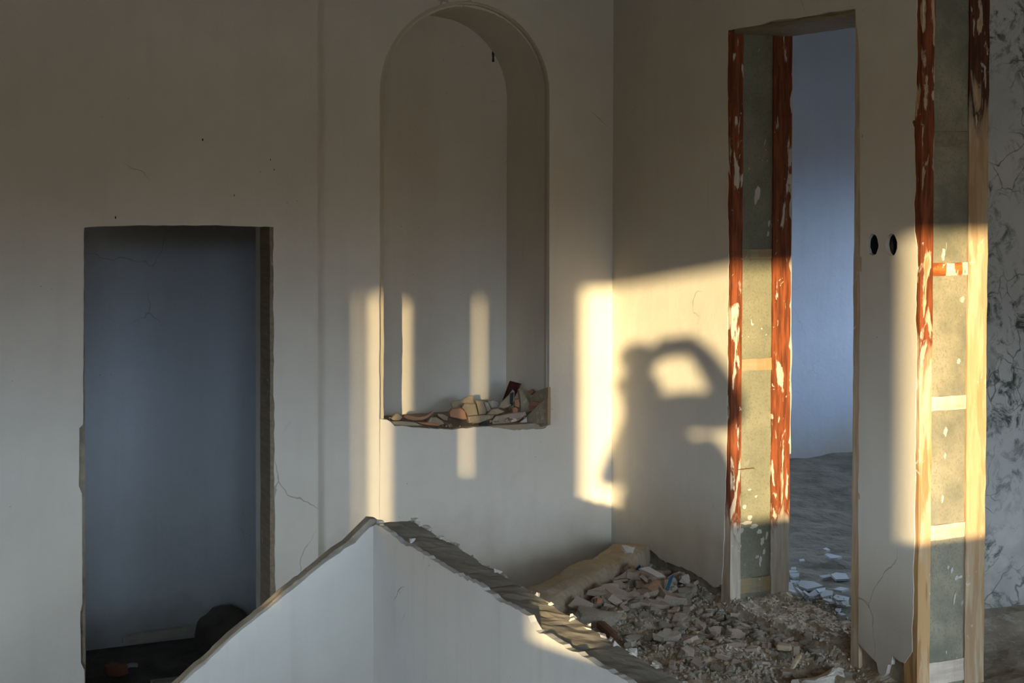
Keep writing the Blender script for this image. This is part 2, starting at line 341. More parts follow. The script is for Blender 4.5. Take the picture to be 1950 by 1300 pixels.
# ---------------------------------------------------------------- door_2: the doorway left of the pier (jamb of posts and blocks)
def crosspiece(parent, yf, x0, x1, za, zb, mat, seed):
    box('crosspiece', (x0, yf-0.009, za), (x1, yf+0.05, zb), mat, parent, sub=0.02, amp=0.0022, seed=seed)
def jamb(name, yf, z0, z1, mats, crosses, blockmat, xs):
    d = empty(name, (0, 0, 0), 'structure')
    # wooden posts
    box('front_post', (0.002, yf-0.012, z0), (xs[0], yf+0.05, z1), mats[0], d, sub=0.05, amp=0.002, seed=1)
    box('rear_post', (xs[1], yf-0.012, z0), (TH+0.004, yf+0.05, z1), mats[1], d, sub=0.05, amp=0.002, seed=2)
    zz = z0
    for za, zb, m in crosses:
        if za-zz > 0.01: box('concrete_block', (xs[0]+.0005, yf-0.005, zz), (xs[1]-.0005, yf+0.05, za), blockmat, d, sub=0.03, amp=0.0015, seed=za)
        crosspiece(d, yf, xs[0]+.0005, xs[1]-.0005, za, zb, m, zb); zz = zb
    box('concrete_block', (xs[0]+.0005, yf-0.005, zz), (xs[1]-.0005, yf+0.05, z1), blockmat, d, sub=0.03, amp=0.0015, seed=9)
    return d
yz1 = D1+0.0
def zy(px, py, yf): return hity(px, py, yf).z
def xy_(px, py, yf): return hity(px, py, yf).x
ds = jamb('door_2', D1, 0.0, D1top, (M['stud_red'], M['stud_red']),
     [(zy(1435, 1126, D1), zy(1435, 1098, D1), M['cross_rust']), (zy(1435, 705, D1), zy(1435, 682, D1), M['cross_rust']), (zy(1435, 492, D1), zy(1435, 474, D1), M['cross_rust'])],
     M['block1'], (xy_(1409, 700, D1), xy_(1467, 700, D1)))
# head board
box('head_board', (0.006, D1b, D1top-0.014), (TH+.004, D1+.002, D1top+0.0), M['soffit'], ds, sub=0.05, amp=0.003, seed=4)
box('near_post', (0.001, D1b-0.03, 0.02), (0.05, D1b+0.012, D1top), M['bare'], ds, sub=0.05, amp=0.002, seed=5)
# torn plaster lip along the near and far edges of the post
bm = bmesh.new()
yy = D1+0.001
zlist = [0.55+i*0.03 for i in range(50)]
prev = None
for zz in zlist:
    wv = 0.006+0.010*abs(noise.noise(Vector((zz*6, 3, 0))))
    a = [bm.verts.new(p) for p in ((TH-0.004, yy-0.012, zz), (TH+wv, yy-0.013, zz), (TH+wv, yy-0.006, zz), (TH-0.004, yy-0.006, zz))]
    if prev:
        for i in range(4): bm.faces.new((prev[i], prev[(i+1) % 4], a[(i+1) % 4], a[i]))
    else: bm.faces.new(a)
    prev = a
bm.faces.new(prev[::-1]); obj('plaster_lip', bm, M['pale'], ds)
# nail and drip hanging from the post
bm = bmesh.new(); a0 = hity(1403, 894, D1-.012); b0 = hity(1436, 892, D1-.012)
add_box(bm, (a0.x, D1-.014, a0.z-.0015), (b0.x, D1-.0105, a0.z+.0015)); obj('nail', bm, M['rust'], ds)
# ---------------------------------------------------------------- door_3: the doorway right of the pier
X2 = lambda px, y=700: xy_(px, y, J2)
Z2 = lambda py, px=1800: zy(px, py, J2)
d3 = jamb('door_3', J2, 0.0, 2.62, (M['stud_red2'], M['stud_bare']),
     [(0.045, Z2(1256), M['cross_white']), (Z2(1024), Z2(996), M['cross_white']), (Z2(780), Z2(753), M['cross_white']), (Z2(524), Z2(500), M['cross_red']), (Z2(280), Z2(250), M['soffit'])],
     M['block2'], (X2(1770), X2(1837)))
FL3 = ((1797, 484, 7, 26), (1833, 570, 9, 14), (1826, 688, 7, 12), (1801, 822, 7, 18), (1813, 1085, 5, 12), (1822, 1100, 9, 9), (1806, 1080, 4, 8), (1800, 868, 5, 12), (1829, 1098, 10, 6), (1795, 950, 4, 16), (1818, 1140, 3, 30))
def flake(px, py, w, h, yf, mat, parent, seed, name='plaster_flake'):
    rr = random.Random(seed); c_ = hity(px, py, yf); sx = abs(hity(px+w, py, yf).x-c_.x)/2; sz = abs(hity(px, py+h, yf).z-c_.z)/2; n = 14; pts = []
    for i in range(n):
        a = 2*PI*i/n; k = rr.uniform(.6, 1.1); pts.append(Vector((c_.x+sx*k*math.cos(a)+sz*.15*math.sin(a), yf, c_.z+sz*k*math.sin(a))))
    prism(name, pts, (0, .004, 0), mat, parent)
fy = D1-.0085
_fl = None
for i, (a_, b_, w_, h_) in enumerate(((1442, 370, 11, 40), (1465, 425, 4, 14), (1463, 445, 4, 12), (1422, 995, 26, 8), (1412, 1010, 12, 14), (1436, 1002, 16, 9), (1428, 985, 9, 12), (1446, 1012, 12, 12), (1452, 1030, 8, 20), (1455, 1050, 6, 14), (1448, 1068, 6, 22), (1442, 1060, 8, 8), (1410, 1040, 4, 9), (1450, 1108, 4, 26), (1440, 945, 5, 5), (1428, 932, 6, 4), (1418, 965, 8, 10), (1460, 1020, 5, 18))):
    flake(a_, b_, w_, h_, fy, M['pale'], ds, i)
for i, (a_, b_, w_, h_) in enumerate(FL3): flake(a_, b_, w_, h_, J2-.0085, M['pale'], d3, i+50)
# ---------------------------------------------------------------- wall_middle (niche wall, y = 0)
wm = empty('wall_middle', (0, 0, 0), 'structure')
nl, nr = hity(738, 500).x, hity(1045.5, 500).x
nb = hity(900, 812).z; ntop = hity(915, 12).z
ol = hity(723, 500).x; otop = hity(905, 3).z
def arch(l, r, zb, zt, n=26, amp=0.0, bottom=0.0):
    R = (r-l)/2; cx = (l+r)/2; zs = zt-R; p = []
    p += path([Vector((l, zb)), Vector((l, zs))], amp, 0.03, False)[:-1] if amp else [Vector((l, zb))]
    for i in range(n+1):
        a = PI-PI*i/n; rr = R*(1+(random.uniform(-1, 1)*amp*0.8/R if amp and 0 < i < n*0.6 else 0)); p.append(Vector((cx+rr*math.cos(a), zs+rr*math.sin(a))))
    p.append(Vector((r, zb)))
    if bottom: p = p[:-1]+path([Vector((r, zb)), Vector((l, zb))], bottom, 0.015, False)[:-1]
    return p
NX0 = SEAM-0.12
rect = [Vector((NX0, LOW-.3)), Vector((0, LOW-.3)), Vector((0, CE)), Vector((NX0, CE))]
plate('masonry', 'y', 0.022, 0.0475, rect, [arch(nl-.008, nr, nb-0.016, ntop+.008, amp=0.002, bottom=0.004)], M['lip'], wm)
plate('masonry', 'y', 0.048, 0.43, rect, [arch(nl, nr, nb-.012, ntop, amp=0.003)], M['wall'], wm)
oc = arch(ol, nr, 0, otop, amp=0.0015)
oc = [p for p in oc if p.y > 0.1]
sill = path([hv for hv in (xz(hity(1046, 806)), xz(hity(1038, 815)), xz(hity(985, 818)), xz(hity(920, 812)), xz(hity(860, 818)), xz(hity(800, 814)), xz(hity(752, 811)), xz(hity(737, 799)), xz(hity(724, 797)))], 0.004, 0.012, False)
plate('plaster', 'y', 0.0, 0.022, [Vector((NX0, LOW-.3)), Vector((0.0, LOW-.3)), Vector((0.0, CE)), Vector((NX0, CE))], [oc+sill], M['wall'], wm)
box('niche_back', (nl-.1, 0.4305, nb-.1), (nr+.1, 0.50, ntop+.1), M['wall'], wm)
# flat ledge inside niche
box('niche_ledge', (nl-.001, 0.012, nb-0.03), (nr+.001, 0.43, nb-0.006), M['beam'], wm, sub=0.03, amp=0.003, seed=3)
# dark fissure in the niche ceiling
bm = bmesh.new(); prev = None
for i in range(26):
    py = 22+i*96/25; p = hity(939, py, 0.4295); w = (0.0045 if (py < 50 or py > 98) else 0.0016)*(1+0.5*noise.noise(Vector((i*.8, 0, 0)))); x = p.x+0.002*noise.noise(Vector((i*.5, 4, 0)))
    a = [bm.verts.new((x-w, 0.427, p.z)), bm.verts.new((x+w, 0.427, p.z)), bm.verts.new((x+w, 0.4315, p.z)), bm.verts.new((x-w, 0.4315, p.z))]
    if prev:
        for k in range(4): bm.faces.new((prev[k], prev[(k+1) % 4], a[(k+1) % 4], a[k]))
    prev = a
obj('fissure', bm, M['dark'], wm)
# dark strip on the wall face, painting the shade of a gap near the corner
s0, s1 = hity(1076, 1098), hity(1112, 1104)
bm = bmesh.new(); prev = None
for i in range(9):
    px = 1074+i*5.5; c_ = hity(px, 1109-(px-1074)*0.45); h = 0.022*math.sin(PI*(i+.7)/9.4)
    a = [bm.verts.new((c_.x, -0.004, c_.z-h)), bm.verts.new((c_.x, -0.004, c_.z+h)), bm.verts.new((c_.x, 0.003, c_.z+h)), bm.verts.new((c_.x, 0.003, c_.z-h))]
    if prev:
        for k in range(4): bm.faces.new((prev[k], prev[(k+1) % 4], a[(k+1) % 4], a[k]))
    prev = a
obj('gap_shade_strip', bm, M['dark'], wm)
# ---------------------------------------------------------------- wall_left with the stair doorway (y = -0.04)
wl = empty('wall_left', (0, 0, 0), 'structure')
YL = -0.04
zb_ = LOW-.3
core = [Vector((LEFT, zb_)), Vector((LEFT, CE)), Vector((SEAM-.004, CE)), Vector((SEAM-.004, zb_)), Vector((LX1-.004, zb_)), Vector((LX1-.004, WT+.006)), Vector((LX0, WT+.006)), Vector((LX0, zb_))]
plate('masonry', 'y', YL+.013, 0.10, core, [], M['mortar'], wl)
v = lambda px, py: xz(hity(px, py, YL))
sk = [Vector((LEFT, zb_)), Vector((LEFT, CE)), Vector((SEAM, CE)), Vector((SEAM, zb_))]
sk += path([Vector((LX1+.006, zb_)), v(526, 1160), v(524, 1080), v(522, 940), v(521, 700), v(521, 432)], 0.004, 0.03, False)[:-1]
sk += path([v(521, 432), v(400, 429), v(240, 430), v(160, 433)], 0.003, 0.025, False)[:-1]
sk += path([v(160, 433), v(159, 640), v(158, 808), v(151, 815), v(150, 925), v(156, 940), v(157, 1150), v(153, 1165), v(154, 1262), v(161, 1275), v(161, 1420)], 0.0016, 0.03, False)
plate('plaster', 'y', YL, YL+.013, sk, [], M['wall_left'], wl)
for i, (a_, b_) in enumerate(((386, 266), (515, 304), (522, 323), (220, 414), (446, 372))):
    c_ = hity(a_, b_, YL); w_ = .0045 if i in (0, 3) else .003
    box('nail_hole', (c_.x-w_/2, YL-.0006, c_.z-w_), (c_.x+w_/2, YL+.001, c_.z+w_), M['dark'], wl)
d1 = empty('door_1', (0, 0, 0), 'structure')
xa = LX1-.006
box('post', (xa-.002, YL+.006, zb_), (xa+.02, 0.11, WT), M['soffit'], d1, sub=0.05, amp=0.002, seed=6)
box('post', (LX0-.02, YL+.016, zb_), (LX0+.003, 0.11, WT), M['mortar'], d1, sub=0.05, amp=0.0015, seed=7)
# ---------------------------------------------------------------- rooms beyond
def room_box(nm, a, b, mat): return box(nm, a, b, mat, None, 'structure')
room_box('wall_stair_room', (LEFT, LB, zb_), (-0.25, LB+.15, CE), M['backroom'])
room_box('wall_stair_room_side', (NX0, 0.101, zb_), (NX0+.12, LB, CE), M['backroom']) if False else None
box('wall_stair_room_side', (-.35, 0.501, zb_), (-.22, LB+.2, CE), M['backroom'], None, 'structure')
box('ceiling_stair_room', (LEFT, 0.11, 1.75), (NX0, LB, 1.85), M['plain'], None, 'structure')
box('ceiling_stair_room_end', (NX0, 0.505, 1.75), (-.35, LB, 1.85), M['plain'], None, 'structure')
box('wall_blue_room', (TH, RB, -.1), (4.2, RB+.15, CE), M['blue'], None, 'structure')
YM = hitz(1880, 1206, 0).y
box('wall_mouldy', (TH+.006, YM, -.1), (4.2, YM+.12, CE), M['mould'], None, 'structure')
box('wall_blue_room_left', (TH-.02, 0.43, -.1), (TH+.12, RB+.1, CE), M['blue'], None, 'structure') if False else None
# window wall of the blue room: pier, sill, lintel
wb = empty('wall_blue_room_side', (0, 0, 0), 'structure')
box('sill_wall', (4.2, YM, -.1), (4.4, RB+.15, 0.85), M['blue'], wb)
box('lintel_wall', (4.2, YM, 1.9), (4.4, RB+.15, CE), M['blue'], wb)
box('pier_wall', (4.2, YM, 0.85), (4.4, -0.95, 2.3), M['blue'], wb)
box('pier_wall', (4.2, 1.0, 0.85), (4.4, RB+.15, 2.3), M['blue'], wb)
portal((4.3, 0.02, 1.37), (-1, 0, 0), 1.95, 1.05)
# ---------------------------------------------------------------- shell of the room we stand in
box('ceiling', (LEFT-.2, BY-.3, CE), (4.4, LB+.4, CE+.2), M['plain'], None, 'structure')
wf = empty('wall_far_left', (0, 0, 0), 'structure'); WY0, WY1, WZ0 = -6.9, -4.8, 0.2  # opening added in this unseen wall for sky light from the left
box('masonry', (LEFT-.1, WY1, zb_), (LEFT, LB+.2, CE), M['plain'], wf)
box('masonry', (LEFT-.1, BY-.2, zb_), (LEFT, WY0, CE), M['plain'], wf)
box('masonry', (LEFT-.1, WY0, zb_), (LEFT, WY1, WZ0), M['plain'], wf)
box('masonry', (LEFT-.1, WY0, ZT0), (LEFT, WY1, CE), M['plain'], wf)
portal((LEFT-.12, (WY0+WY1)/2, (WZ0+ZT0)/2), (1, 0, 0), ZT0-WZ0, WY1-WY0)
box('wall_near_right', (4.2, BY-.2, -.1), (4.4, YM+.12, CE), M['plain'], None, 'structure')
wn = empty('wall_behind', (0, 0, 0), 'structure')
SL = ((-1.115, -1.10), (-1.085, -1.05), (-1.032, -.975), (-.950, -.930), (-.908, -.898), (-.872, -.866))  # narrow slits shaped into the unseen wall to break the sun into soft strips
UL = dict(b0=-0.79, b1=-0.58, c0=-0.245, c1=0.63, d0=0.775, d1=1.125)
ZT = z_at(0.40, x_at(0.2, BY), BY)
xs = {k: x_at(u_, BY) for k, u_ in UL.items()}
print('BACK', xs, ZT)
def seg(x0, x1, z0=-0.1, z1=None): box('masonry', (x0, BY-.06, z0), (x1, BY, z1 or ZT), M['plain'], wn)
_e = [LEFT]+[x_at(u_, BY) for p_ in SL for u_ in p_]+[xs['b0']]
for i in range(0, len(_e), 2): seg(_e[i], _e[i+1])
seg(xs['b1'], xs['c0']); seg(xs['c1'], xs['d0']); seg(xs['d1'], -1.75)
box('masonry', (LEFT, BY-.06, ZT), (4.2, BY, CE), M['plain'], wn)
seg(-0.15, 1.2); seg(2.8, 4.2); seg(-1.75, -0.15, ZT0, ZT); seg(1.2, 2.8, 1.6, ZT)
zc = (ZT)/2
portal(((xs['c0']+xs['c1'])/2, BY-.1, zc), (0, 1, 0), xs['c1']-xs['c0'], ZT)
portal(((xs['d0']+xs['d1'])/2, BY-.1, zc), (0, 1, 0), xs['d1']-xs['d0'], ZT)
portal((-0.95, BY-.1, ZT0/2), (0, 1, 0), 1.6, ZT0)
portal((2.0, BY-.1, .8), (0, 1, 0), 1.6, 1.6)
# stair rail wall in front of the photographer
NZ = z_at(-0.590, -3.2, -5.0)
box('wall_stair_rail', (-5.2, -5.06, LOW-.1), (-0.95, -4.94, NZ), M['low'], None, 'structure', sub=0.12, amp=0.004)
# added out-of-view slats and board that narrow the sun to a strip
YP = -5.75
for u0_, u1_, lb_ in ((-0.86, -0.697, 'added unseen slat shaping the narrow sun strip, farther from the photographer'), (-0.667, -0.50, 'added unseen slat shaping the narrow sun strip, nearer to the photographer')):
    o = box('sun_block_slat', (x_at(u0_, YP), YP-.04, 0.0), (x_at(u1_, YP), YP, 2.96), M['bare']); tag(o, lb_, 'light blocker', 'added sun blockers')
bx0, bx1 = x_at(-0.86, YP), x_at(-0.5, YP)
o = box('board', (bx0, YP+.0005, 0.72), (bx1, YP+.02, z_at(-0.41, x_at(-.68, YP), YP)), M['bare']); tag(o, 'added unseen board across the two slats, ending the sun strip below', 'board')
# ---------------------------------------------------------------- low walls of the stair
ws = empty('wall_stairwell', (0, 0, 0), 'structure')
TK = 0.112
# level side: core with smooth mortar top
nearY = -4.94
bm = bmesh.new()
ny = 150
ys = [PY+0.0+(nearY-PY)*i/ny for i in range(ny+1)]
def topz(y, s): return PT+0.006*noise.noise(Vector((y*5, s, 0)))+0.003*noise.noise(Vector((y*22, s, 3)))
rows = []
for i, y in enumerate(ys):
    endz = -0.0
    xl = PX+.016; xr = PX+TK+0.006*noise.noise(Vector((y*16, 9, 0)))
    row = []
    for k in range(7):
        x = xl+(xr-xl)*k/6; zt = topz(y, x*9)+0.004*noise.noise(Vector((x*40, y*30, 2)))
        row.append(bm.verts.new((x, y, zt)))
    row = [bm.verts.new((xl, y, LOW-.2))]+row+[bm.verts.new((xr, y, LOW-.2))]
    rows.append(row)
for i in range(ny):
    for k in range(len(rows[0])-1): bm.faces.new((rows[i][k], rows[i][k+1], rows[i+1][k+1], rows[i+1][k]))
bm.faces.new(rows[0]); bm.faces.new(rows[-1][::-1])
obj('level_top', bm, M['core_top'], ws, smooth=False)
# plaster skin on the viewer's face, torn along its top
def pq(px, py): return yz(hitx(px, py, PX))
tp = [pq(711, 1001), pq(735, 1010), pq(752, 1022), pq(765, 1035), pq(790, 1044), pq(815, 1058), pq(850, 1082), pq(890, 1106), pq(930, 1128), pq(970, 1152), pq(1005, 1172), pq(1020, 1200), pq(1040, 1208), pq(1055, 1218), pq(1085, 1238), pq(1130, 1262), pq(1165, 1282), pq(1200, 1302)]
tp.append(Vector((nearY, PT-.01)))
tpp = path(tp, 0.006, 0.016, False)
plate('level_plaster', 'x', PX, PX+.0155, [Vector((PY, LOW-.2))]+tpp+[Vector((nearY, LOW-.2))], [], M['low'], ws)
# sloping side
sq = lambda px, py: xz(hity(px, py, PY))
st = [sq(711, 1001), sq(704, 1004), sq(690, 1018), sq(676, 1034), sq(656, 1044), sq(648, 1052), sq(620, 1070), sq(590, 1094), sq(560, 1120), sq(520, 1152), sq(480, 1184), sq(440, 1216), sq(400, 1254), sq(350, 1299)]
dx = (st[-1]-st[6]).normalized(); st.append(st[-1]+dx*1.0)
stp = path(st, 0.003, 0.02, False)
lowp = [Vector((stp[-1].x, LOW-.2)), Vector((PX, LOW-.2))]
plate('sloping_plaster', 'y', PY, PY+.015, stp+lowp, [], M['low'], ws)
s2 = path([sq(722, 991), sq(708, 990), sq(696, 1002), sq(680, 1018), sq(662, 1036), sq(640, 1050), sq(618, 1068), sq(590, 1091), sq(520, 1149), sq(440, 1214), sq(350, 1297)], 0.004, 0.02, False)
s2.append(s2[-1]+dx*0.95)
plate('sloping_core', 'y', PY+.0155, PY+.05, s2+[Vector((s2[-1].x, LOW-.2)), Vector((s2[0].x, LOW-.2))], [], M['mortar'], ws)
# crumbs of broken mortar along the far and near edges: parts of the broken edge
bm = bmesh.new()
def crumb(bm, c, r, seed):
    rr = random.Random(seed); vs = [bm.verts.new(Vector(c)+Vector((rr.uniform(-1, 1)*r, rr.uniform(-1, 1)*r*1.3, rr.uniform(-.8, .8)*r))) for _ in range(9)]
    g = bmesh.ops.convex_hull(bm, input=vs); bmesh.ops.delete(bm, geom=[x for x in g['geom_interior'] if isinstance(x, bmesh.types.BMVert)], context='VERTS')
for i in range(150):
    y = PY-random.random()**1.2*2.2
    if i % 3: x = PX+TK+random.uniform(-.004, .008); 
    else: x = PX+.012+random.uniform(-.006, .010)
    crumb(bm, (x, y, topz(y, x*9)+random.uniform(-.006, .003)), random.choice((.004, .006, .009, .013))*random.uniform(.7, 1.1), i)
o = obj('broken_edge', bm, M['pale'], ws); o['kind'] = 'stuff'
# stairs down and lower floor
box('floor_landing', (PX+TK, -1.2, -0.30), (0.0, 0.0, -0.14), M['floor'], None, 'structure', sub=0.15, amp=0.01)
for i in range(3):
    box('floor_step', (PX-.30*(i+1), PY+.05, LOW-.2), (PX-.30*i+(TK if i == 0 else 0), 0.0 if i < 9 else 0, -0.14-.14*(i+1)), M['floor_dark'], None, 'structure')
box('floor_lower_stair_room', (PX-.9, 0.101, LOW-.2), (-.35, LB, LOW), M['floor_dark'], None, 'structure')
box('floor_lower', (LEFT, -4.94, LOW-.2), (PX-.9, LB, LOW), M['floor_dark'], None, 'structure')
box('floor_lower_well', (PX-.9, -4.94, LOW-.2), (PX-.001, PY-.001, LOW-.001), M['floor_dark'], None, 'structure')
box('floor_near', (LEFT-.1, BY-.06, -1.0), (0.0, -5.06, 0.0), M['plain'], None, 'structure')
box('floor_near_right', (PX+TK, -5.06, -.2), (0.0, -4.3, 0.0), M['floor'], None, 'structure')
box('ground_outside', (-40, -60, -1.0), (40, BY-.06, -.15), M['floor'], None, 'structure')
# ---------------------------------------------------------------- rubble floor
ridge = [hitz(*p) for p in ((1240, 1090), (1330, 1128), (1395, 1160), (1440, 1180), (1480, 1206), (1530, 1226), (1590, 1250), (1640, 1290), (1660, 1330))]
ridge = [Vector((p.x, p.y)) for p in ridge]
def sdist(p):
    best = 1e9; sg = 1
    for a, b in zip(ridge, ridge[1:]):
        d = b-a; t_ = max(0, min(1, (p-a).dot(d)/d.dot(d))); r_ = p-(a+d*t_); L = r_.length
        if L < best: best = L; sg = 1 if (d.x*r_.y-d.y*r_.x) > 0 else -1
    return best*sg
heap = hitz(1205, 1140); heap2 = hitz(1140, 1180)
bulge = hitz(1380, 1262)
def hgt(x, y):
    p = Vector((x, y)); s = sdist(p)+0.03*noise.noise(Vector((x*7, y*7, 1)))
    h = 0.030*min(1, max(0, (s+.03)/.06))
    if x > 0.0: h = 0.030
    h += 0.014*noise.fractal(Vector((x*5, y*5, 0)), 0.8, 2.1, 5)+0.006*noise.fractal(Vector((x*24, y*24, 4)), 0.7, 2.2, 3)
    h += 0.05*math.exp(-((x-heap.x)**2+(y-heap.y)**2)/0.02)+0.035*math.exp(-((x-heap2.x)**2+(y-heap2.y)**2)/0.06)
    d = (x-bulge.x)**2/0.10+(y-bulge.y)**2/0.06; h += 0.025*math.exp(-d)
    return h
# slab edge runs from the room corner towards the low wall
e0 = hitz(1205, 1062); e1 = hitz(1040, 1150); ed = Vector((e1.x-e0.x, e1.y-e0.y)).normalized()
def inside(x, y):
    r_ = Vector((x-e0.x, y-e0.y)); return ed.x*r_.y-ed.y*r_.x   # sign
sgn = 1 if inside(hitz(1300, 1150).x, hitz(1300, 1150).y) > 0 else -1
gx0, gx1, gy0, gy1 = PX+TK, TH, -4.3, -0.0
NXg, NYg = 110, 290
bm = bmesh.new(); G = {}
for i in range(NXg+1):
    for j in range(NYg+1):
        x = gx0+(gx1-gx0)*i/NXg; y = gy0+(gy1-gy0)*j/NYg
        if inside(x, y)*sgn < 0.0: continue
        if x > 0.02 and not (D1b-.02 < y < D1+.02) and y > J2: continue
        G[i, j] = bm.verts.new((x, y, hgt(x, y)))
for i in range(NXg):
    for j in range(NYg):
        ks = [(i, j), (i+1, j), (i+1, j+1), (i, j+1)]
        if all(k in G for k in ks): bm.faces.new([G[k] for k in ks])
g = bmesh.ops.extrude_edge_only(bm, edges=[e_ for e_ in bm.edges if e_.is_boundary])
for v_ in g['geom']:
    if isinstance(v_, bmesh.types.BMVert): v_.co.z = -0.14
fl = obj('floor', bm, M['floor'], None, kind='structure')
# floor of the blue room
bm = bmesh.new(); n = 90
vv = [[bm.verts.new((TH+(4.2-TH)*i/n, YM+.0+(RB-YM)*j/n, 0.012+0.014*noise.fractal(Vector((TH+(4.2-TH)*i/n*4, j*.14, 3)), .8, 2, 4))) for j in range(n+1)] for i in range(n+1)]
for i in range(n):
    for j in range(n): bm.faces.new((vv[i][j], vv[i+1][j], vv[i+1][j+1], vv[i][j+1]))
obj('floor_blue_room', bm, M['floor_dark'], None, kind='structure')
bm = bmesh.new(); n = 70
vv = [[bm.verts.new((TH+(4.2-TH)*i/n, -5.0+(YM+5.0)*j/n, 0.012+0.02*noise.fractal(Vector((i*.2, j*.2, 3)), .8, 2, 4)+0.07*math.exp(-((YM-(-5.0+(YM+5.0)*j/n))/0.12)**2))) for j in range(n+1)] for i in range(n+1)]
for i in range(n):
    for j in range(n): bm.faces.new((vv[i][j], vv[i+1][j], vv[i+1][j+1], vv[i][j+1]))
obj('floor_right_room', bm, M['lump'], None, kind='structure')
box('floor_right_room_near', (0.0, BY, -.2), (4.2, -5.0, 0.0), M['floor'], None, 'structure')
# ---------------------------------------------------------------- mortar lump (fallen lintel) along the slab edge
def rough_bar(name, A, B, w, h, mat, seed, parent=None, n=36, m=18, taper=0.0, up=0.0):
    A, B = Vector(A), Vector(B); d = (B-A).normalized(); s = d.cross(Vector((0, 0, 1))).normalized(); u = s.cross(d)
    bm = bmesh.new(); rings = []
    for i in range(n+1):
        t_ = i/n; c_ = A.lerp(B, t_); r = []
        k = 1-taper*t_; endk = min(1, 0.55+4*min(t_, 1-t_))
        for j in range(m):
            a = 2*PI*j/m; ca, sa = math.cos(a), math.sin(a); e_ = 0.55
            x = math.copysign(abs(ca)**e_, ca)*w/2*k*endk; y = math.copysign(abs(sa)**e_, sa)*h/2*k*endk
            p = c_+s*x+u*y; nv = noise.fractal(p*4+Vector((seed, 0, 0)), 0.9, 2.1, 5)+.35*noise.noise(p*38)+.2*noise.noise(p*90); p += (s*ca+u*sa)*nv*0.11*min(w, h)
            r.append(bm.verts.new(p))
        rings.append(r)
    for i in range(n):
        for j in range(m): bm.faces.new((rings[i][j], rings[i][(j+1) % m], rings[i+1][(j+1) % m], rings[i+1][j]))
    bm.faces.new(rings[0][::-1]); bm.faces.new(rings[-1])
    return obj(name, bm, mat, parent)
A = hitz(1212, 1088); B = hitz(1070, 1160)
A.z = 0.06; B.z = 0.05; d_ = (B-A).normalized(); B = B+d_*0.42; B.z = 0.02
o = rough_bar('masonry_beam', A-d_*0.04, B, 0.16, 0.14, M['beam'], 3, n=70, m=26)
tag(o, 'long sandy lump of broken masonry lying between the corner and the low wall', 'masonry beam')
# ---------------------------------------------------------------- rubble pieces
def shard_mesh(name, seed, thick, n=6, rib=False):
    r = random.Random(seed); bm = bmesh.new(); k = r.randint(4, n)
    pts = []
    for i in range(k):
        a = 2*PI*(i+r.uniform(-.3, .3))/k; q_ = r.uniform(.65, 1.0); pts.append((q_*math.cos(a), q_*math.sin(a)*r.uniform(.6, .9)))
    ring = []
    for i in range(k):
        p, q2 = Vector(pts[i]), Vector(pts[(i+1) % k]); 
        for s in range(3): ring.append(p.lerp(q2, s/3)+Vector((r.uniform(-.035, .035), r.uniform(-.035, .035))))
    bend = r.uniform(-.25, .25)
    lo = [bm.verts.new((p.x+r.uniform(-.05, .05), p.y+r.uniform(-.05, .05), -thick+bend*p.x*p.x)) for p in ring]
    hi = [bm.verts.new((p.x*.96, p.y*.96, thick*r.uniform(.85, 1.1)+bend*p.x*p.x)) for p in ring]
    cl = bm.verts.new((0, 0, -thick)); ch = bm.verts.new((0, 0, thick)); m = len(ring)
    for i in range(m):
        j = (i+1) % m; bm.faces.new((lo[i], lo[j], hi[j], hi[i])); bm.faces.new((hi[i], hi[j], ch)); bm.faces.new((lo[j], lo[i], cl))
    return bm
def lump_mesh(name, seed, sub=2, amp=0.12):
    r = random.Random(seed); bm = bmesh.new()
    vs = [bm.verts.new((r.uniform(-1, 1), r.uniform(-.8, .8), r.uniform(-.6, .6))) for _ in range(13)]
    g = bmesh.ops.convex_hull(bm, input=vs); bmesh.ops.delete(bm, geom=[x for x in set(g['geom_interior']+g['geom_unused']) if isinstance(x, bmesh.types.BMVert)], context='VERTS')
    bmesh.ops.subdivide_edges(bm, edges=bm.edges[:], cuts=sub, use_grid_fill=True)
    for v_ in bm.verts: v_.co += amp*noise.noise_vector(v_.co*2.2+Vector((seed, 0, 0)))+amp*.4*noise.noise_vector(v_.co*6+Vector((seed, 3, 0)))
    return bm
def mesh_of(bm, mat):
    me = bpy.data.meshes.new('piece'); bmesh.ops.recalc_face_normals(bm, faces=bm.faces[:]); bm.to_mesh(me); bm.free(); me.materials.append(mat); return me
VAR = {
 'brick_shard': [mesh_of(shard_mesh('s', i, random.choice((.12, .18, .24))), M[('brick', 'brick', 'brick', 'tan', 'lump')[i % 5]]) for i in range(10)],
 'mortar_lump': [mesh_of(lump_mesh('l', i+40), M[('lump', 'lump', 'beam', 'lump')[i % 4]]) for i in range(8)],
 'plaster_chip': [mesh_of(shard_mesh('p', i+80, .10, 5), M[('pale', 'pale', 'lump')[i % 3]]) for i in range(6)],
}
LM = [('the foot of the timber post', 1390, 1150), ('the big cracked pale stone', 1562, 1296), ('the large rounded grey lump', 1138, 1178), ('the rusty pipe stub', 1156, 1200),
 ('the lone grey-brown slab', 1272, 1212), ('the blue glazed shard', 1272, 1122), ('the grey wooden splinter', 1516, 1260), ('the largest clay slab', 1168, 1126),
 ('the pinkish plaster lump', 1306, 1132), ('the squarish tan block', 1514, 1238), ('the wide clay tile piece', 1390, 1232), ('the near doorway edge', 1620, 1268),
 ('the straight tan clay rod', 1493, 1231), ('the upright reddish slab', 1106, 1156), ('the thick brown splinter', 1600, 1296), ('the low wall edge', 1200, 1252)]
LM = [(n_, hitz(a_, b_)) for n_, a_, b_ in LM]
USED = set(); _rt = Vector((_fw.y, -_fw.x, 0))
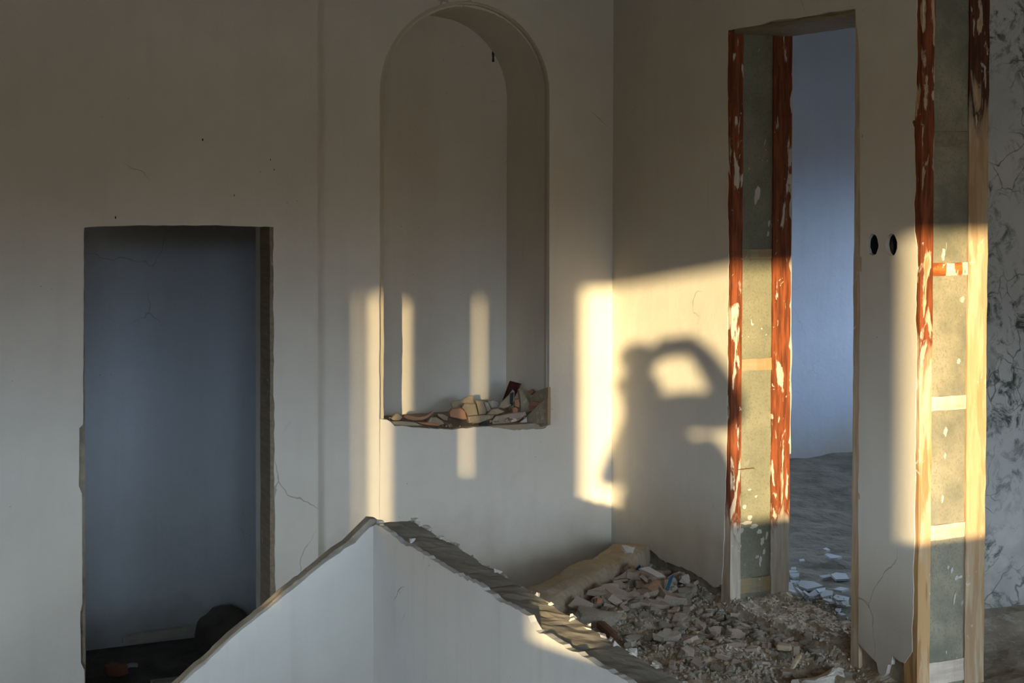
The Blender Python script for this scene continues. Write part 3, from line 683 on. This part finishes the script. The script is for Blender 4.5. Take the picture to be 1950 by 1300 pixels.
def where(kind, me, x, y, s):
    p = Vector((x, y, 0)); cn = me.materials[0].name
    colw = {'brown_clay': 'brown', 'tan_clay': 'tan', 'grey_mortar_lump': 'grey-brown', 'sandy_mortar': 'sandy', 'pale_plaster_chip': 'pale'}.get(cn, 'brown')
    noun = {'brick_shard': 'flat shard', 'mortar_lump': 'chunky lump', 'plaster_chip': 'thin chip'}[kind]
    szw = 'tiny' if s < .015 else 'small' if s < .028 else 'medium' if s < .042 else 'large'
    for n_, q_ in sorted(LM, key=lambda l: (l[1]-p).length)[:5]:
        d = p-q_; dxr, dyf = d.dot(_rt), d.dot(_fw); a_ = math.degrees(math.atan2(dyf, dxr)) % 360
        dw = ('right of', 'behind and right of', 'behind', 'behind and left of', 'left of', 'in front and left of', 'in front of', 'in front and right of')[int((a_+22.5)//45) % 8]
        L = d.length; dist = 'touching or just' if L < .05 else 'a finger length' if L < .11 else 'a hand length' if L < .2 else 'a foot length' if L < .34 else 'well'
        lb = f'{szw} {colw} {noun} {dist} {dw} {n_}'
        if lb not in USED and len(lb.split()) <= 16: USED.add(lb); return lb
    lb = f'{szw} {colw} {noun} among many in the rubble near {sorted(LM, key=lambda l: (l[1]-p).length)[0][0]}'
    return lb
def put(kind, x, y, s, label, cat, group, zoff=None, tilt=0.35, flat=1.0):
    me = random.choice(VAR[kind]); o = bpy.data.objects.new(kind, me); C.objects.link(o)
    o.scale = (s*random.uniform(.85, 1.3), s*random.uniform(.7, 1.0), s*flat)
    o.rotation_euler = (random.uniform(-tilt, tilt), random.uniform(-tilt, tilt), random.uniform(0, 2*PI))
    o.location = (x, y, hgt(x, y)+(s*0.22 if zoff is None else zoff))
    ct = {'brick_shard': 'clay shard', 'mortar_lump': 'mortar lump', 'plaster_chip': 'plaster chip'}[kind]
    tag(o, where(kind, me, x, y, s), ct, ct+'s in the rubble'); return o
def sample(poly, n, smin, minpx=0):
    """random points on the floor inside a polygon given on the floor plane"""
    P = [hitz(*p) for p in poly]; P = [(p.x, p.y) for p in P]; xs_ = [p[0] for p in P]; ys_ = [p[1] for p in P]; out = []
    while len(out) < n:
        x, y = random.uniform(min(xs_), max(xs_)), random.uniform(min(ys_), max(ys_)); c = False
        for i in range(len(P)):
            (xa_, ya_), (xb_, yb_) = P[i], P[i-1]
            if (ya_ > y) != (yb_ > y) and x < (xb_-xa_)*(y-ya_)/(yb_-ya_)+xa_: c = not c
        if c: out.append((x, y))
    return out
heap_poly = [(1228, 1098), (1262, 1096), (1330, 1132), (1300, 1165), (1200, 1180), (1125, 1172), (1150, 1152), (1195, 1128)]
mid_poly = [(1110, 1165), (1300, 1165), (1400, 1175), (1470, 1215), (1560, 1245), (1330, 1240), (1180, 1240)]
low_poly = [(1180, 1235), (1350, 1238), (1560, 1250), (1650, 1300), (1650, 1330), (1260, 1330)]
door_poly = [(1390, 1158), (1480, 1140), (1615, 1150), (1618, 1255), (1560, 1240), (1450, 1185)]
for x, y in sample(heap_poly, 62, 0): put('brick_shard', x, y, random.choice((.035, .045, .055, .07)), 'broken brown clay shard piled in the heap below the torn plaster corner', 'brick shard', 'clay shards in the corner heap', zoff=random.uniform(0.0, .035), tilt=.6)
for x, y in sample(heap_poly, 24, 0): put('mortar_lump', x, y, random.choice((.02, .03, .04)), 'grey mortar lump among the clay shards of the corner heap', 'mortar lump', 'mortar lumps in the corner heap')
for x, y in sample(mid_poly, 60, 0): put('brick_shard', x, y, random.choice((.025, .035, .045)), 'flat brown clay shard in the rubble between low wall and doorway ridge', 'brick shard', 'clay shards in the middle of the rubble', zoff=.012, tilt=.3)
for x, y in sample(mid_poly, 70, 0): put('mortar_lump', x, y, random.choice((.012, .018, .026)), 'small grey mortar lump in the rubble between low wall and doorway ridge', 'mortar lump', 'mortar lumps in the middle of the rubble', zoff=.008)
for x, y in sample(low_poly, 34, 0): put('brick_shard', x, y, random.choice((.025, .035)), 'brown clay shard on the dusty floor at the bottom edge of the view', 'brick shard', 'clay shards on the nearest floor', zoff=.008, tilt=.25)
for x, y in sample(low_poly, 40, 0): put('mortar_lump', x, y, random.choice((.012, .018, .026)), 'grey mortar lump on the dusty floor at the bottom edge of the view', 'mortar lump', 'mortar lumps on the nearest floor', zoff=.006)
for x, y in sample(door_poly, 46, 0): put('plaster_chip', x, y, random.choice((.008, .011, .016)), 'pale plaster chip scattered on the dusty floor before the tall doorway', 'plaster chip', 'plaster chips before the doorway', zoff=.004, tilt=.2)
ridge_px = [(1400, 1172), (1420, 1180), (1440, 1190), (1455, 1198), (1470, 1206), (1440, 1212), (1490, 1218)]
for i in range(46):
    px = random.uniform(1385, 1560); py = 1172+(px-1385)*.40+random.uniform(2, 26); p = hitz(px, py)
    put('mortar_lump' if i % 3 else 'brick_shard', p.x, p.y, random.choice((.014, .018, .024)), 'small sandy fragment in the row crumbling off the broken floor screed', 'rubble fragment', 'fragments along the broken screed edge', zoff=.01)
# gravel nobody could count
bm = bmesh.new()
tet = [(-1, -.6, 0), (1, -.7, .1), (.2, 1, -.1), (0, 0, 1), (-.1, .1, -.6)]
for x, y in sample([(1110, 1165), (1215, 1085), (1330, 1125), (1380, 1155), (1640, 1150), (1660, 1330), (1270, 1330)], 7000, 0):
    s = random.choice((.002, .0028, .004, .0055, .0075)); rot = Euler((random.random()*6, random.random()*6, random.random()*6)).to_matrix()
    if sdist(Vector((x, y))) > 0.0 and random.random() < .6: continue
    v_ = [bm.verts.new(Vector((x, y, hgt(x, y)+s*.3))+rot @ (Vector(p)*s*random.uniform(.8, 1.2))) for p in tet]
    for f in ((0, 1, 3), (1, 2, 3), (2, 0, 3), (1, 0, 4), (2, 1, 4), (0, 2, 4)): bm.faces.new([v_[i] for i in f])
o = obj('gravel', bm, M['lump']); tag(o, 'fine grey crushed mortar and grit strewn over the rubble floor', 'gravel', None, 'stuff')
# ---- single pieces one can point to
def piece(name, px, py, s, rot, mat, label, cat, kind='shard', seed=0, z=0.03, thick=.16, plane=None):
    bm = shard_mesh('x', seed, thick) if kind == 'shard' else lump_mesh('x', seed, 3, .16)
    o = obj(name, bm, mat); p = hitz(px, py, z); o.location = p; o.scale = s; o.rotation_euler = rot; tag(o, label, cat); return o
piece('mortar_lump', 1138, 1178, (.085, .05, .045), (0, .1, -.6), M['lump'], 'large rounded grey mortar lump beside the low wall edge', 'mortar lump', 'lump', 11, .05)
piece('mortar_lump', 1197, 1046, (.025, .02, .028), (0, 0, 0), M['pale'], 'whitish crumbled plaster knob at the head of the masonry beam', 'plaster knob', 'lump', 12, .145)
piece('plaster_lump', 1304, 1104, (.028, .018, .034), (0, .2, 0), M['pink'], 'pinkish plaster lump bulging under the torn plaster of the right wall', 'plaster lump', 'lump', 13, .06)
piece('boulder', 1562, 1296, (.13, .09, .085), (0, 0, .4), M['pale'], 'big cracked pale stone at the bottom edge in front of the doorway', 'boulder', 'lump', 14, .02)
piece('brick_slab', 1168, 1126, (.10, .045, .05), (.5, .1, -.35), M['brick'], 'largest brown clay slab leaning under the sandy masonry beam', 'brick slab', 'shard', 15, .08, .22)
piece('brick_slab', 1106, 1152, (.06, .05, .05), (.9, .5, -.9), M['brick'], 'upright reddish slab wedged between masonry beam and low wall', 'brick slab', 'shard', 16, .07, .2)
piece('clay_slab', 1272, 1212, (.062, .035, .05), (.25, 0, -.3), M['lump'], 'flat grey-brown slab lying alone in the middle of the rubble', 'clay slab', 'shard', 17, .04, .2)
piece('clay_slab', 1245, 1090, (.06, .035, .04), (.9, .2, -.5), M['pink'], 'pointed pinkish shard on top of the corner heap', 'clay shard', 'shard', 18, .13, .14)
piece('clay_slab', 1390, 1232, (.075, .03, .04), (.15, 0, .1), M['brick'], 'wide brown clay tile piece beside the broken screed edge', 'clay tile piece', 'shard', 19, .03, .2)
piece('brick_shard', 1247, 1114, (.028, .02, .03), (.6, 0, .2), M['terracotta'], 'round-edged pink brick piece below the blue shard in the heap', 'brick piece', 'shard', 20, .10, .4)
piece('brick_shard', 1140, 1143, (.02, .014, .02), (.3, .1, .4), M['brick_red'], 'small orange-red brick crumb under the largest clay slab', 'brick piece', 'shard', 21, .09, .4)
# blue shards
for (a, b, c_, lb) in (((1276, 1098), (1284, 1092), (1268, 1124), 'narrow dark blue glazed shard standing against the right wall'), ((1209, 1084), (1219, 1074), (1216, 1086), 'tiny blue glazed corner showing at the top of the heap')):
    z_ = .12; P3 = [hitz(*a, z_), hitz(*b, z_), hitz(*c_, z_-.0)]
    base_ = hitz(c_[0], c_[1], .06 if c_[0] > 1250 else .11); dpt = (base_-CAM).dot(_fw)
    P3 = [atdepth(*a, dpt), atdepth(*b, dpt+.01), atdepth(c_[0]+5, c_[1], dpt), atdepth(*c_, dpt)]
    o = prism('glazed_shard', P3, _fw*0.008, M['blueglass']); tag(o, lb, 'glazed shard')
# wood splinters / sticks
def stick(px0, py0, px1, py1, z0, z1, w, mat, name, label, cat):
    o = rough_bar(name, hitz(px0, py0, z0), hitz(px1, py1, z1), w, w*.8, mat, px0, n=16, m=8); tag(o, label, cat)
stick(1524, 1246, 1508, 1272, .05, .035, .016, M['bare'], 'wood_splinter', 'grey wooden splinter sticking out where the screed ridge ends', 'wood splinter')
stick(1478, 1230, 1508, 1233, .05, .05, .026, M['tan'], 'clay_rod', 'straight tan clay edge piece lying along the screed ridge', 'clay piece')
stick(1578, 1286, 1620, 1304, .03, .03, .026, M['beam'], 'wood_splinter', 'thick brown splinter beside the big pale stone', 'wood splinter')
stick(1140, 1186, 1172, 1214, .05, .03, .034, M['rust'], 'rusty_pipe', 'rusty brown pipe stub poking from the rubble beside the low wall', 'rusty pipe')
piece('brick_block', 1514, 1238, (.024, .022, .03), (0, 0, .3), M['tan'], 'squarish tan block at the end of the screed ridge', 'clay block', 'shard', 23, .04, .5)
# ---------------------------------------------------------------- pale tile shards behind the doorway
tiles = [([(1485, 1084), (1519, 1087), (1519, 1089), (1485, 1090)], 0), ([(1504, 1092), (1522, 1092), (1521, 1096), (1512, 1098), (1505, 1095)], 0),
 ([(1504, 1104), (1522, 1106), (1513, 1109), (1506, 1108)], 0), ([(1486, 1112), (1497, 1109), (1508, 1110), (1513, 1119), (1487, 1118)], 0),
 ([(1519, 1111), (1525, 1106), (1550, 1108), (1568, 1114), (1537, 1119), (1522, 1115)], 0), ([(1493, 1124), (1516, 1128), (1540, 1129), (1514, 1122)], 0),
 ([(1515, 1118), (1519, 1119), (1534, 1129), (1528, 1131)], 0), ([(1531, 1124), (1548, 1134), (1540, 1134), (1529, 1126)], 0), ([(1532, 1134), (1552, 1125), (1560, 1131), (1545, 1135)], 0),
 ([(1553, 1122), (1572, 1117), (1570, 1124), (1560, 1128)], 0), ([(1562, 1131), (1570, 1124), (1587, 1126), (1584, 1131), (1566, 1135)], 0), ([(1586, 1123), (1600, 1117), (1617, 1118), (1603, 1124)], 0),
 ([(1560, 1096), (1580, 1094), (1584, 1097), (1567, 1099)], 0), ([(1582, 1095), (1592, 1091), (1611, 1091), (1617, 1099), (1592, 1102)], 0), ([(1586, 1137), (1592, 1132), (1617, 1136), (1614, 1142), (1594, 1142)], 0),
 ([(1570, 1057), (1576, 1055), (1604, 1057), (1595, 1060), (1582, 1062)], 0), ([(1566, 1045), (1573, 1042), (1581, 1045), (1574, 1047)], 0), ([(1507, 1080), (1516, 1080), (1514, 1083), (1506, 1083)], 0),
 ([(1590, 1159), (1602, 1159), (1597, 1164), (1592, 1163)], 0), ([(1565, 1142), (1582, 1139), (1589, 1144), (1580, 1145)], 0), ([(1591, 1145), (1602, 1145), (1606, 1151), (1594, 1150)], 0), ([(1522, 1065), (1531, 1064), (1533, 1067), (1524, 1068)], 0),
 ([(1602, 1146), (1616, 1143), (1617, 1150), (1606, 1151)], 0), ([(1595, 1168), (1604, 1166), (1612, 1169), (1603, 1171)], 0), ([(1570, 1134), (1585, 1133), (1584, 1138), (1573, 1139)], 0)]
tl = {0: 'long thin pale tile shard just right of the timber post foot', 3: 'broad pale tile shard touching the timber post foot', 4: 'largest pale tile shard, in the middle of the scatter behind the doorway',
 13: 'wide pale tile shard at the right of the doorway, farthest of the dense scatter', 15: 'lone pale tile shard lying far back on the dark floor', 16: 'small pale shard farthest back on the dark floor', 18: 'small bluish tile shard nearest the viewer behind the doorway', 11: 'pale tile shard tilted against the near doorway edge'}
TL = {}
for i, (pl, _) in enumerate(tiles):
    z_ = 0.03+.004*(i % 4); pts = [hitz(a, b, z_) for a, b in pl]
    cc = sum(pts, Vector())/len(pts); tl_ = random.uniform(-.10, .10); tr_ = random.uniform(.02, .14)
    pts = [Vector((p.x, p.y, p.z+(p.x-cc.x)*tl_+(p.y-cc.y)*tr_)) for p in pts]
    o = prism('tile_shard', pts, (0, 0, -.008), M['tile'])
    TL[i] = (o, cc)
    tag(o, tl.get(i, 'tile shard'), 'tile shard', 'tile shards behind the doorway')
for i, (o, cc) in TL.items():
    if i in tl: continue
    best = None
    for n_, k_ in sorted((('the largest pale tile shard', 4), ('the post-foot shard', 3), ('the right-edge shard', 13), ('the lone far shard', 15), ('the small nearest shard', 18), ('the tilted shard', 11)), key=lambda l: (TL[l[1]][1]-cc).length):
        d = cc-TL[k_][1]; a_ = math.degrees(math.atan2(d.dot(_fw), d.dot(_rt))) % 360
        dw = ('right of', 'behind and right of', 'behind', 'behind and left of', 'left of', 'in front and left of', 'in front of', 'in front and right of')[int((a_+22.5)//45) % 8]
        dist = 'close' if d.length < .1 else 'a hand length' if d.length < .22 else 'well'
        szw = 'sliver-thin' if max((v_.co-cc).length for v_ in o.data.vertices) < .05 else 'plate-like'
        lb = f'{szw} pale tile shard {dist} {dw} {n_}'
        if lb not in USED: USED.add(lb); best = lb; break
    o['label'] = best or 'thin pale tile shard in the dense scatter behind the doorway'
# ---------------------------------------------------------------- debris on the niche ledge (outline, depth, material, label)
def cr(pts): return [(840+x/8.864, 700+y/8.864) for x, y in pts]
def c4(pts): return [(700+x/9.75, 750+y/9.75) for x, y in pts]
ND = [
 (cr([(1030, 565), (1150, 240), (1165, 220), (1335, 265), (1240, 500), (1200, 640)]), .20, 'maroon', 'dark maroon glazed tile standing tilted above the shards', 'glazed tile', .012),
 (cr([(1300, 360), (1360, 355), (1440, 450), (1490, 600), (1520, 720), (1430, 810), (1340, 740), (1330, 520)]), .14, 'tan', 'tall curved tan shard right of the maroon tile', 'clay shard', .018),
 (cr([(1460, 400), (1520, 360), (1560, 400), (1500, 460)]), .20, 'terracotta', 'small reddish piece on top of the right-hand shards', 'clay shard', .02),
 (cr([(1480, 540), (1600, 400), (1805, 325), (1805, 520), (1690, 580)]), .16, 'tan', 'broad tan shard leaning on the niche side, upper of two', 'clay shard', .02),
 (cr([(1455, 810), (1690, 580), (1805, 500), (1800, 960), (1640, 1000), (1455, 960)]), .06, 'tan', 'largest tan shard standing at the right end of the ledge', 'clay shard', .022),
 (cr([(1500, 560), (1690, 585), (1620, 650), (1480, 640)]), .13, 'terracotta', 'pinkish brick strip caught between two tan shards', 'brick strip', .02),
 (cr([(1470, 640), (1620, 640), (1530, 740)]), .12, 'brick_red', 'dull red brick corner wedged beside the largest tan shard', 'brick corner', .02),
 (cr([(1270, 960), (1450, 820), (1455, 970), (1320, 1000)]), .05, 'pale', 'pale pinkish flake at the front, left of the largest shard', 'plaster flake', .015),
 (cr([(980, 660), (1000, 600), (1150, 450), (1210, 365), (1240, 400), (1235, 560), (1180, 640), (1060, 690)]), .13, 'tan', 'pointed tan shard standing in front of the maroon tile', 'clay shard', .016),
 (cr([(1165, 430), (1225, 410), (1210, 620), (1165, 600)]), .11, 'black', 'narrow black splinter in front of the maroon tile', 'black splinter', .008),
 (cr([(1225, 540), (1300, 520), (1330, 600), (1320, 680), (1240, 650)]), .13, 'terracotta', 'orange rounded fragment right of the pointed tan shard', 'brick fragment', .02),
 (cr([(1200, 680), (1260, 660), (1300, 690), (1280, 770), (1210, 765)]), .09, 'brick_red', 'small bright orange cube-like brick bit in the ledge debris', 'brick bit', .02),
 (cr([(170, 600), (195, 560), (330, 545), (470, 465), (545, 465), (560, 600), (500, 700), (200, 690)]), .18, 'tan', 'tan notched shard at the back of the left mound', 'clay shard', .018),
 (cr([(350, 680), (400, 600), (580, 605), (630, 800), (450, 820)]), .12, 'tan', 'upright tan block in the middle of the left mound', 'clay block', .03),
 (cr([(145, 750), (190, 690), (330, 670), (410, 740), (440, 870), (350, 870), (160, 830)]), .09, 'terracotta', 'rounded terracotta piece at the front of the left mound', 'terracotta piece', .03),
 (cr([(570, 550), (715, 555), (775, 740), (760, 790), (640, 800), (600, 610)]), .15, 'tan', 'brown square shard behind the upright tan block', 'clay shard', .02),
 (cr([(720, 580), (790, 580), (850, 720), (780, 740)]), .14, 'lump', 'slanting grey strip between brown shards on the ledge', 'mortar strip', .02),
 (cr([(780, 560), (880, 545), (1000, 590), (960, 670), (850, 680)]), .17, 'lump', 'dark grey-brown lump at the back centre of the ledge', 'mortar lump', .02),
 (cr([(850, 700), (960, 680), (1080, 740), (950, 790), (780, 790)]), .10, 'tan', 'flat tan flake lying at the centre of the ledge', 'clay flake', .02),
 (cr([(450, 820), (640, 800), (900, 790), (870, 850), (620, 940), (470, 930)]), .07, 'tan', 'long flat tan piece along the ledge front', 'clay piece', .03),
 (cr([(860, 900), (920, 820), (1200, 760), (1420, 740), (1440, 800), (1290, 900), (1050, 960), (870, 960)]), .06, 'brick', 'long brown slab at the ledge front under the orange bit', 'clay slab', .03),
 (cr([(635, 960), (690, 925), (790, 930), (800, 975), (650, 980)]), .035, 'black', 'black flat splinter on the front lip of the ledge', 'black splinter', .015),
 (cr([(1140, 830), (1270, 850), (1280, 900), (1180, 920)]), .045, 'pink', 'pink plaster flake lying on the long brown slab', 'plaster flake', .012),
 (c4([(665, 420), (690, 385), (780, 400), (950, 430), (1100, 400), (1210, 325), (1225, 350), (1140, 430), (1010, 490), (850, 490), (740, 470)]), .07, 'terracotta', 'curved boat-shaped terracotta piece left on the ledge', 'terracotta piece', .03),
 (c4([(440, 455), (530, 350), (580, 360), (660, 430), (600, 490), (470, 490)]), .09, 'tan', 'small triangular tan piece near the left end of the ledge', 'clay piece', .025),
 (c4([(1110, 520), (1170, 430), (1270, 425), (1380, 490), (1430, 555), (1350, 575), (1180, 555)]), .045, 'tan', 'rounded tan tile end on the front of the ledge', 'tile end', .03),
 (c4([(1290, 360), (1400, 370), (1500, 420), (1480, 500), (1400, 480), (1300, 410)]), .12, 'tan', 'ochre curved fragment behind the rounded tile end', 'clay fragment', .02),
 (c4([(900, 515), (1150, 525), (1350, 560), (1340, 590), (1120, 580), (960, 545)]), .03, 'brick_red', 'thin red brick sliver along the front lip', 'brick sliver', .02),
 (c4([(390, 510), (560, 500), (760, 510), (900, 530), (1020, 590), (700, 590), (420, 570)]), .03, 'beam', 'flat brown crumbled mortar cake at the left front of the ledge', 'mortar cake', .03),
 (c4([(380, 500), (400, 430), (470, 430), (440, 500)]), .12, 'lump', 'small dark grey stone at the far left of the ledge', 'stone', .02),
]
for k_, (pl, dep, mt, lb, cat, th) in enumerate(ND):
    P3 = []
    zmin = min(hity(a, b, dep).z for a, b in pl)
    lean = 0.22
    for a, b in pl:
        p = hity(a, b, dep); z = p.z-zmin; y2 = dep+lean*z; p = hity(a, b, y2)
        xw = nr-.020-.10*max(0, .2-dep)
        if p.x > xw: p = hitx(a, b, xw)
        P3.append(p)
    bm = bmesh.new(); a_ = [bm.verts.new(p) for p in P3]; cx_ = sum(P3, Vector())/len(P3)
    b_ = [bm.verts.new(p+(Vector((0.004, th, -0.004)) if p.x < nr-.045 else Vector((min(.015, th*.7), .006, -.002)))) for p in P3]
    fm = [bm.verts.new(cx_+(p-cx_)*.86+Vector((0, -.0035, 0))) for p in P3]
    n = len(a_); bm.faces.new(fm); bm.faces.new(b_[::-1])
    for i in range(n):
        j = (i+1) % n; bm.faces.new((a_[i], b_[i], b_[j], a_[j])); bm.faces.new((fm[i], a_[i], a_[j], fm[j]))
    nm = cat.replace(' ', '_'); o = obj(nm, bm, M[mt]); tag(o, lb+' in the arched niche' if len(lb.split()) < 12 else lb, cat, 'debris on the niche ledge')
# small crumbs on the ledge
bm = bmesh.new()
for i in range(160):
    x = random.uniform(nl+.02, nr-.01); y = random.uniform(.02, .3); crumb(bm, (x, y, nb-.002+random.uniform(0, .004)+.02*max(0, (x-nl)/(nr-nl)-.3)), random.choice((.004, .006, .010)), i+500)
o = obj('grit', bm, M['beam']); tag(o, 'brown grit and crumbs filling the arched niche ledge', 'grit', None, 'stuff')
# ---------------------------------------------------------------- the stair room: ledge of broken skirting, mound, brick
a, b = hity(232, 1237, LB), hity(392, 1214, LB)
o = rough_bar('plaster_strip', (a.x, LB-.02, LOW+.035), (b.x, LB-.02, LOW+.05), .035, .05, M['pale'], 5, n=30, m=8); tag(o, 'broken pale plaster strip along the foot of the wall inside the left doorway', 'plaster strip')
p = hitz(425, 1232, LOW)
bm = bmesh.new(); bmesh.ops.create_icosphere(bm, subdivisions=4, radius=1)
for v_ in bm.verts: v_.co += .16*noise.noise_vector(v_.co*1.6)+.04*noise.noise_vector(v_.co*6)
o = obj('earth_mound', bm, M['floor_dark']); o.scale = (.13, .13, .15); o.location = (p.x, p.y, LOW+.05); tag(o, 'dark rounded lump of earth behind the sloping wall in the left doorway', 'earth mound')
p = hitz(222, 1288, LOW); o = obj('brick_piece', shard_mesh('b', 33, .3), M['brick_red']); o.scale = (.075, .05, .06); o.location = (p.x, p.y, LOW+.03); o.rotation_euler = (0.1, 0, -.5); tag(o, 'dull red brick piece on the dark floor inside the left doorway', 'brick piece')
p = hitz(252, 1270, LOW); o = obj('plaster_chip', shard_mesh('b', 34, .15), M['pale']); o.scale = (.04, .03, .04); o.location = (p.x, p.y, LOW+.01); tag(o, 'pale flat plaster chip on the dark floor inside the left doorway', 'plaster chip')
# ---------------------------------------------------------------- the photographer (behind the camera; casts the shadow on the wall)
def joint(px, py, b, wall='x'):
    Wp = hitx(px, py) if wall == 'x' else hity(px, py) if wall == 'y' else hity(px, py, D1)
    L = (Wp-CAM).dot(_h); T = (L+b)/math.hypot(SUND.x, SUND.y); return Wp-SUND*T
b0 = .22
J = {}
J['head'] = joint(1214, 735, b0, 'x'); J['chin'] = joint(1216, 775, b0+.02, 'x'); J['crown'] = joint(1216, 690, b0, 'x')
J['neck'] = joint(1232, 800, b0+.05); J['chest'] = joint(1268, 880, b0+.08); J['trap'] = joint(1280, 785, b0+.06)
J['belly'] = J['chest']+Vector((0, 0, -.28)); J['hip'] = J['belly']+Vector((0, 0, -.20))
J['rsh'] = joint(1330, 782, b0+.06); J['relb'] = joint(1404, 790, b0-.02, 'j'); J['rwr'] = joint(1350, 692, .10); J['rhand'] = joint(1318, 655, .08)
J['lsh'] = joint(1205, 858, b0+.06); J['lelb'] = joint(1152, 925, b0-.02, 'y'); J['lwr'] = joint(1200, 800, .12); J['lhand'] = joint(1208, 752, .09)
J['f1'] = joint(1262, 652, .07); J['f2'] = joint(1292, 640, .07); J['f3'] = joint(1322, 634, .07)
hx = _perp
def leg(sgn_):
    h = J['hip']+hx*(.10*sgn_)+Vector((0, 0, -.06)); k = Vector((h.x, h.y, .48))+hx*.02*sgn_; an = Vector((h.x, h.y, .09))+hx*.03*sgn_; to = an+_h*.17; to.z = .035
    return h, k, an, to
V = []; R = []; Ed = []
def node(p, r): V.append(tuple(p)); R.append(r); return len(V)-1
hip = node(J['hip']+_perp*.01, .175); bel = node(J['belly']+_perp*.01, .18); che = node(J['chest'], .185); nek = node(J['neck'], .078); chn = node(J['chin'], .080); hed = node(J['head'], .085); crn = node(J['crown'], .070)
Ed += [(hip, bel), (bel, che), (che, nek), (nek, chn), (chn, hed), (hed, crn)]
def chain(root, items):
    pv = root
    for p, r in items: k = node(p, r); Ed.append((pv, k)); pv = k
    return pv
hand_r = chain(che, [(J['trap'], .10), (J['rsh'], .088), (J['relb'], .068), (J['rwr'], .050), (J['rhand'], .044), (joint(1288, 656, .08), .040), (joint(1262, 662, .11), .042), (joint(1234, 668, .16), .052)])
hand_l = chain(che, [(joint(1222, 828, b0+.06), .10), (J['lsh'], .080), (J['lelb'], .052), (J['lwr'], .034), (J['lhand'], .034)])
for hd, tips in ((hand_r, (('f1', 0), ('f2', 0), ('f3', 0))),):
    for nme, _ in tips: chain(hd, [(J['rhand'].lerp(J[nme], .55), .012), (J[nme], .009)])
    chain(hd, [(J['rhand']+Vector((0, 0, -.035))-hx*.03, .012), (J['rhand']+Vector((0, 0, -.055))-hx*.05, .010)])
    chain(hd, [(J['rhand']+Vector((0, 0, .02))-hx*.05, .010), (J['rhand']+Vector((0, 0, .015))-hx*.09, .008)])
for k in range(5):
    d_ = (_h*.5+Vector((0, 0, .8))).normalized(); s_ = hx*(-.03+.015*k); L = (.045, .07, .075, .07, .055)[k]
    chain(hand_l, [(J['lhand']+s_+d_*L*.6, .011), (J['lhand']+s_*1.1+d_*L, .009)])
for s_ in (-1, 1):
    h, k, an, to = leg(s_); chain(hip, [(h, .095), (k, .060), (an, .042), (to, .034)])
me = bpy.data.meshes.new('person'); me.from_pydata(V, Ed, []); po = bpy.data.objects.new('person', me); C.objects.link(po)
sm = po.modifiers.new('skin', 'SKIN'); sm.use_smooth_shade = True
for i, d_ in enumerate(me.skin_vertices[0].data): d_.radius = (R[i], R[i]); d_.use_root = (i == 0)
po.modifiers.new('sub', 'SUBSURF').levels = 1; po.modifiers['sub'].render_levels = 1
me.materials.append(M['jacket'])
tag(po, 'standing photographer in dark clothes raising one arm, seen only by the shadow', 'person')
# cap and eye details as children
def blob(name, c, r, mat, parent, seg_=16):
    bm = bmesh.new(); bmesh.ops.create_uvsphere(bm, u_segments=seg_, v_segments=10, radius=1)
    for v_ in bm.verts: v_.co = Vector((v_.co.x*r[0], v_.co.y*r[1], v_.co.z*r[2]))+c
    return obj(name, bm, mat, parent, smooth=True)
blob('cap', J['crown']+Vector((0, 0, .02)), (.085, .095, .062), M['jacket'], po)
bg_ = blob('shadow_filler_bag', joint(1345, 940, .25), (.11, .09, .22), M['black'], None); tag(bg_, 'added dark bag shape at the right hip, widening the shadow of the photographer', 'bag')  # extra mass added to fill out the cast shadow
for s_ in (-1, 1): blob('ear', J['head']+hx*.082*s_, (.014, .022, .03), M['skin'], po)
blob('nose', J['head']+_h*.09+Vector((0, 0, -.02)), (.014, .018, .022), M['skin'], po)
bm = bmesh.new(); add_box(bm, (-.065, -.025, -.045), (.065, .02, .045)); add_box(bm, (-.025, -.02, .045), (.025, .02, .065))
bmesh.ops.bevel(bm, geom=bm.edges[:], offset=.006, segments=2)
cb = empty('photo_camera', CAM-_fw*.13+Vector((0, 0, -.01))); cb.rotation_euler = (0, 0, YAW)
obj('camera_body', bm, M['black'], cb)
bm = bmesh.new(); bmesh.ops.create_cone(bm, cap_ends=True, segments=28, radius1=.034, radius2=.036, depth=.085, matrix=Matrix.Translation((0, .063, 0)) @ Matrix.Rotation(-PI/2, 4, 'X')); obj('camera_lens', bm, M['black'], cb)
tag(cb, 'black camera held at eye level in front of the photographer', 'camera')
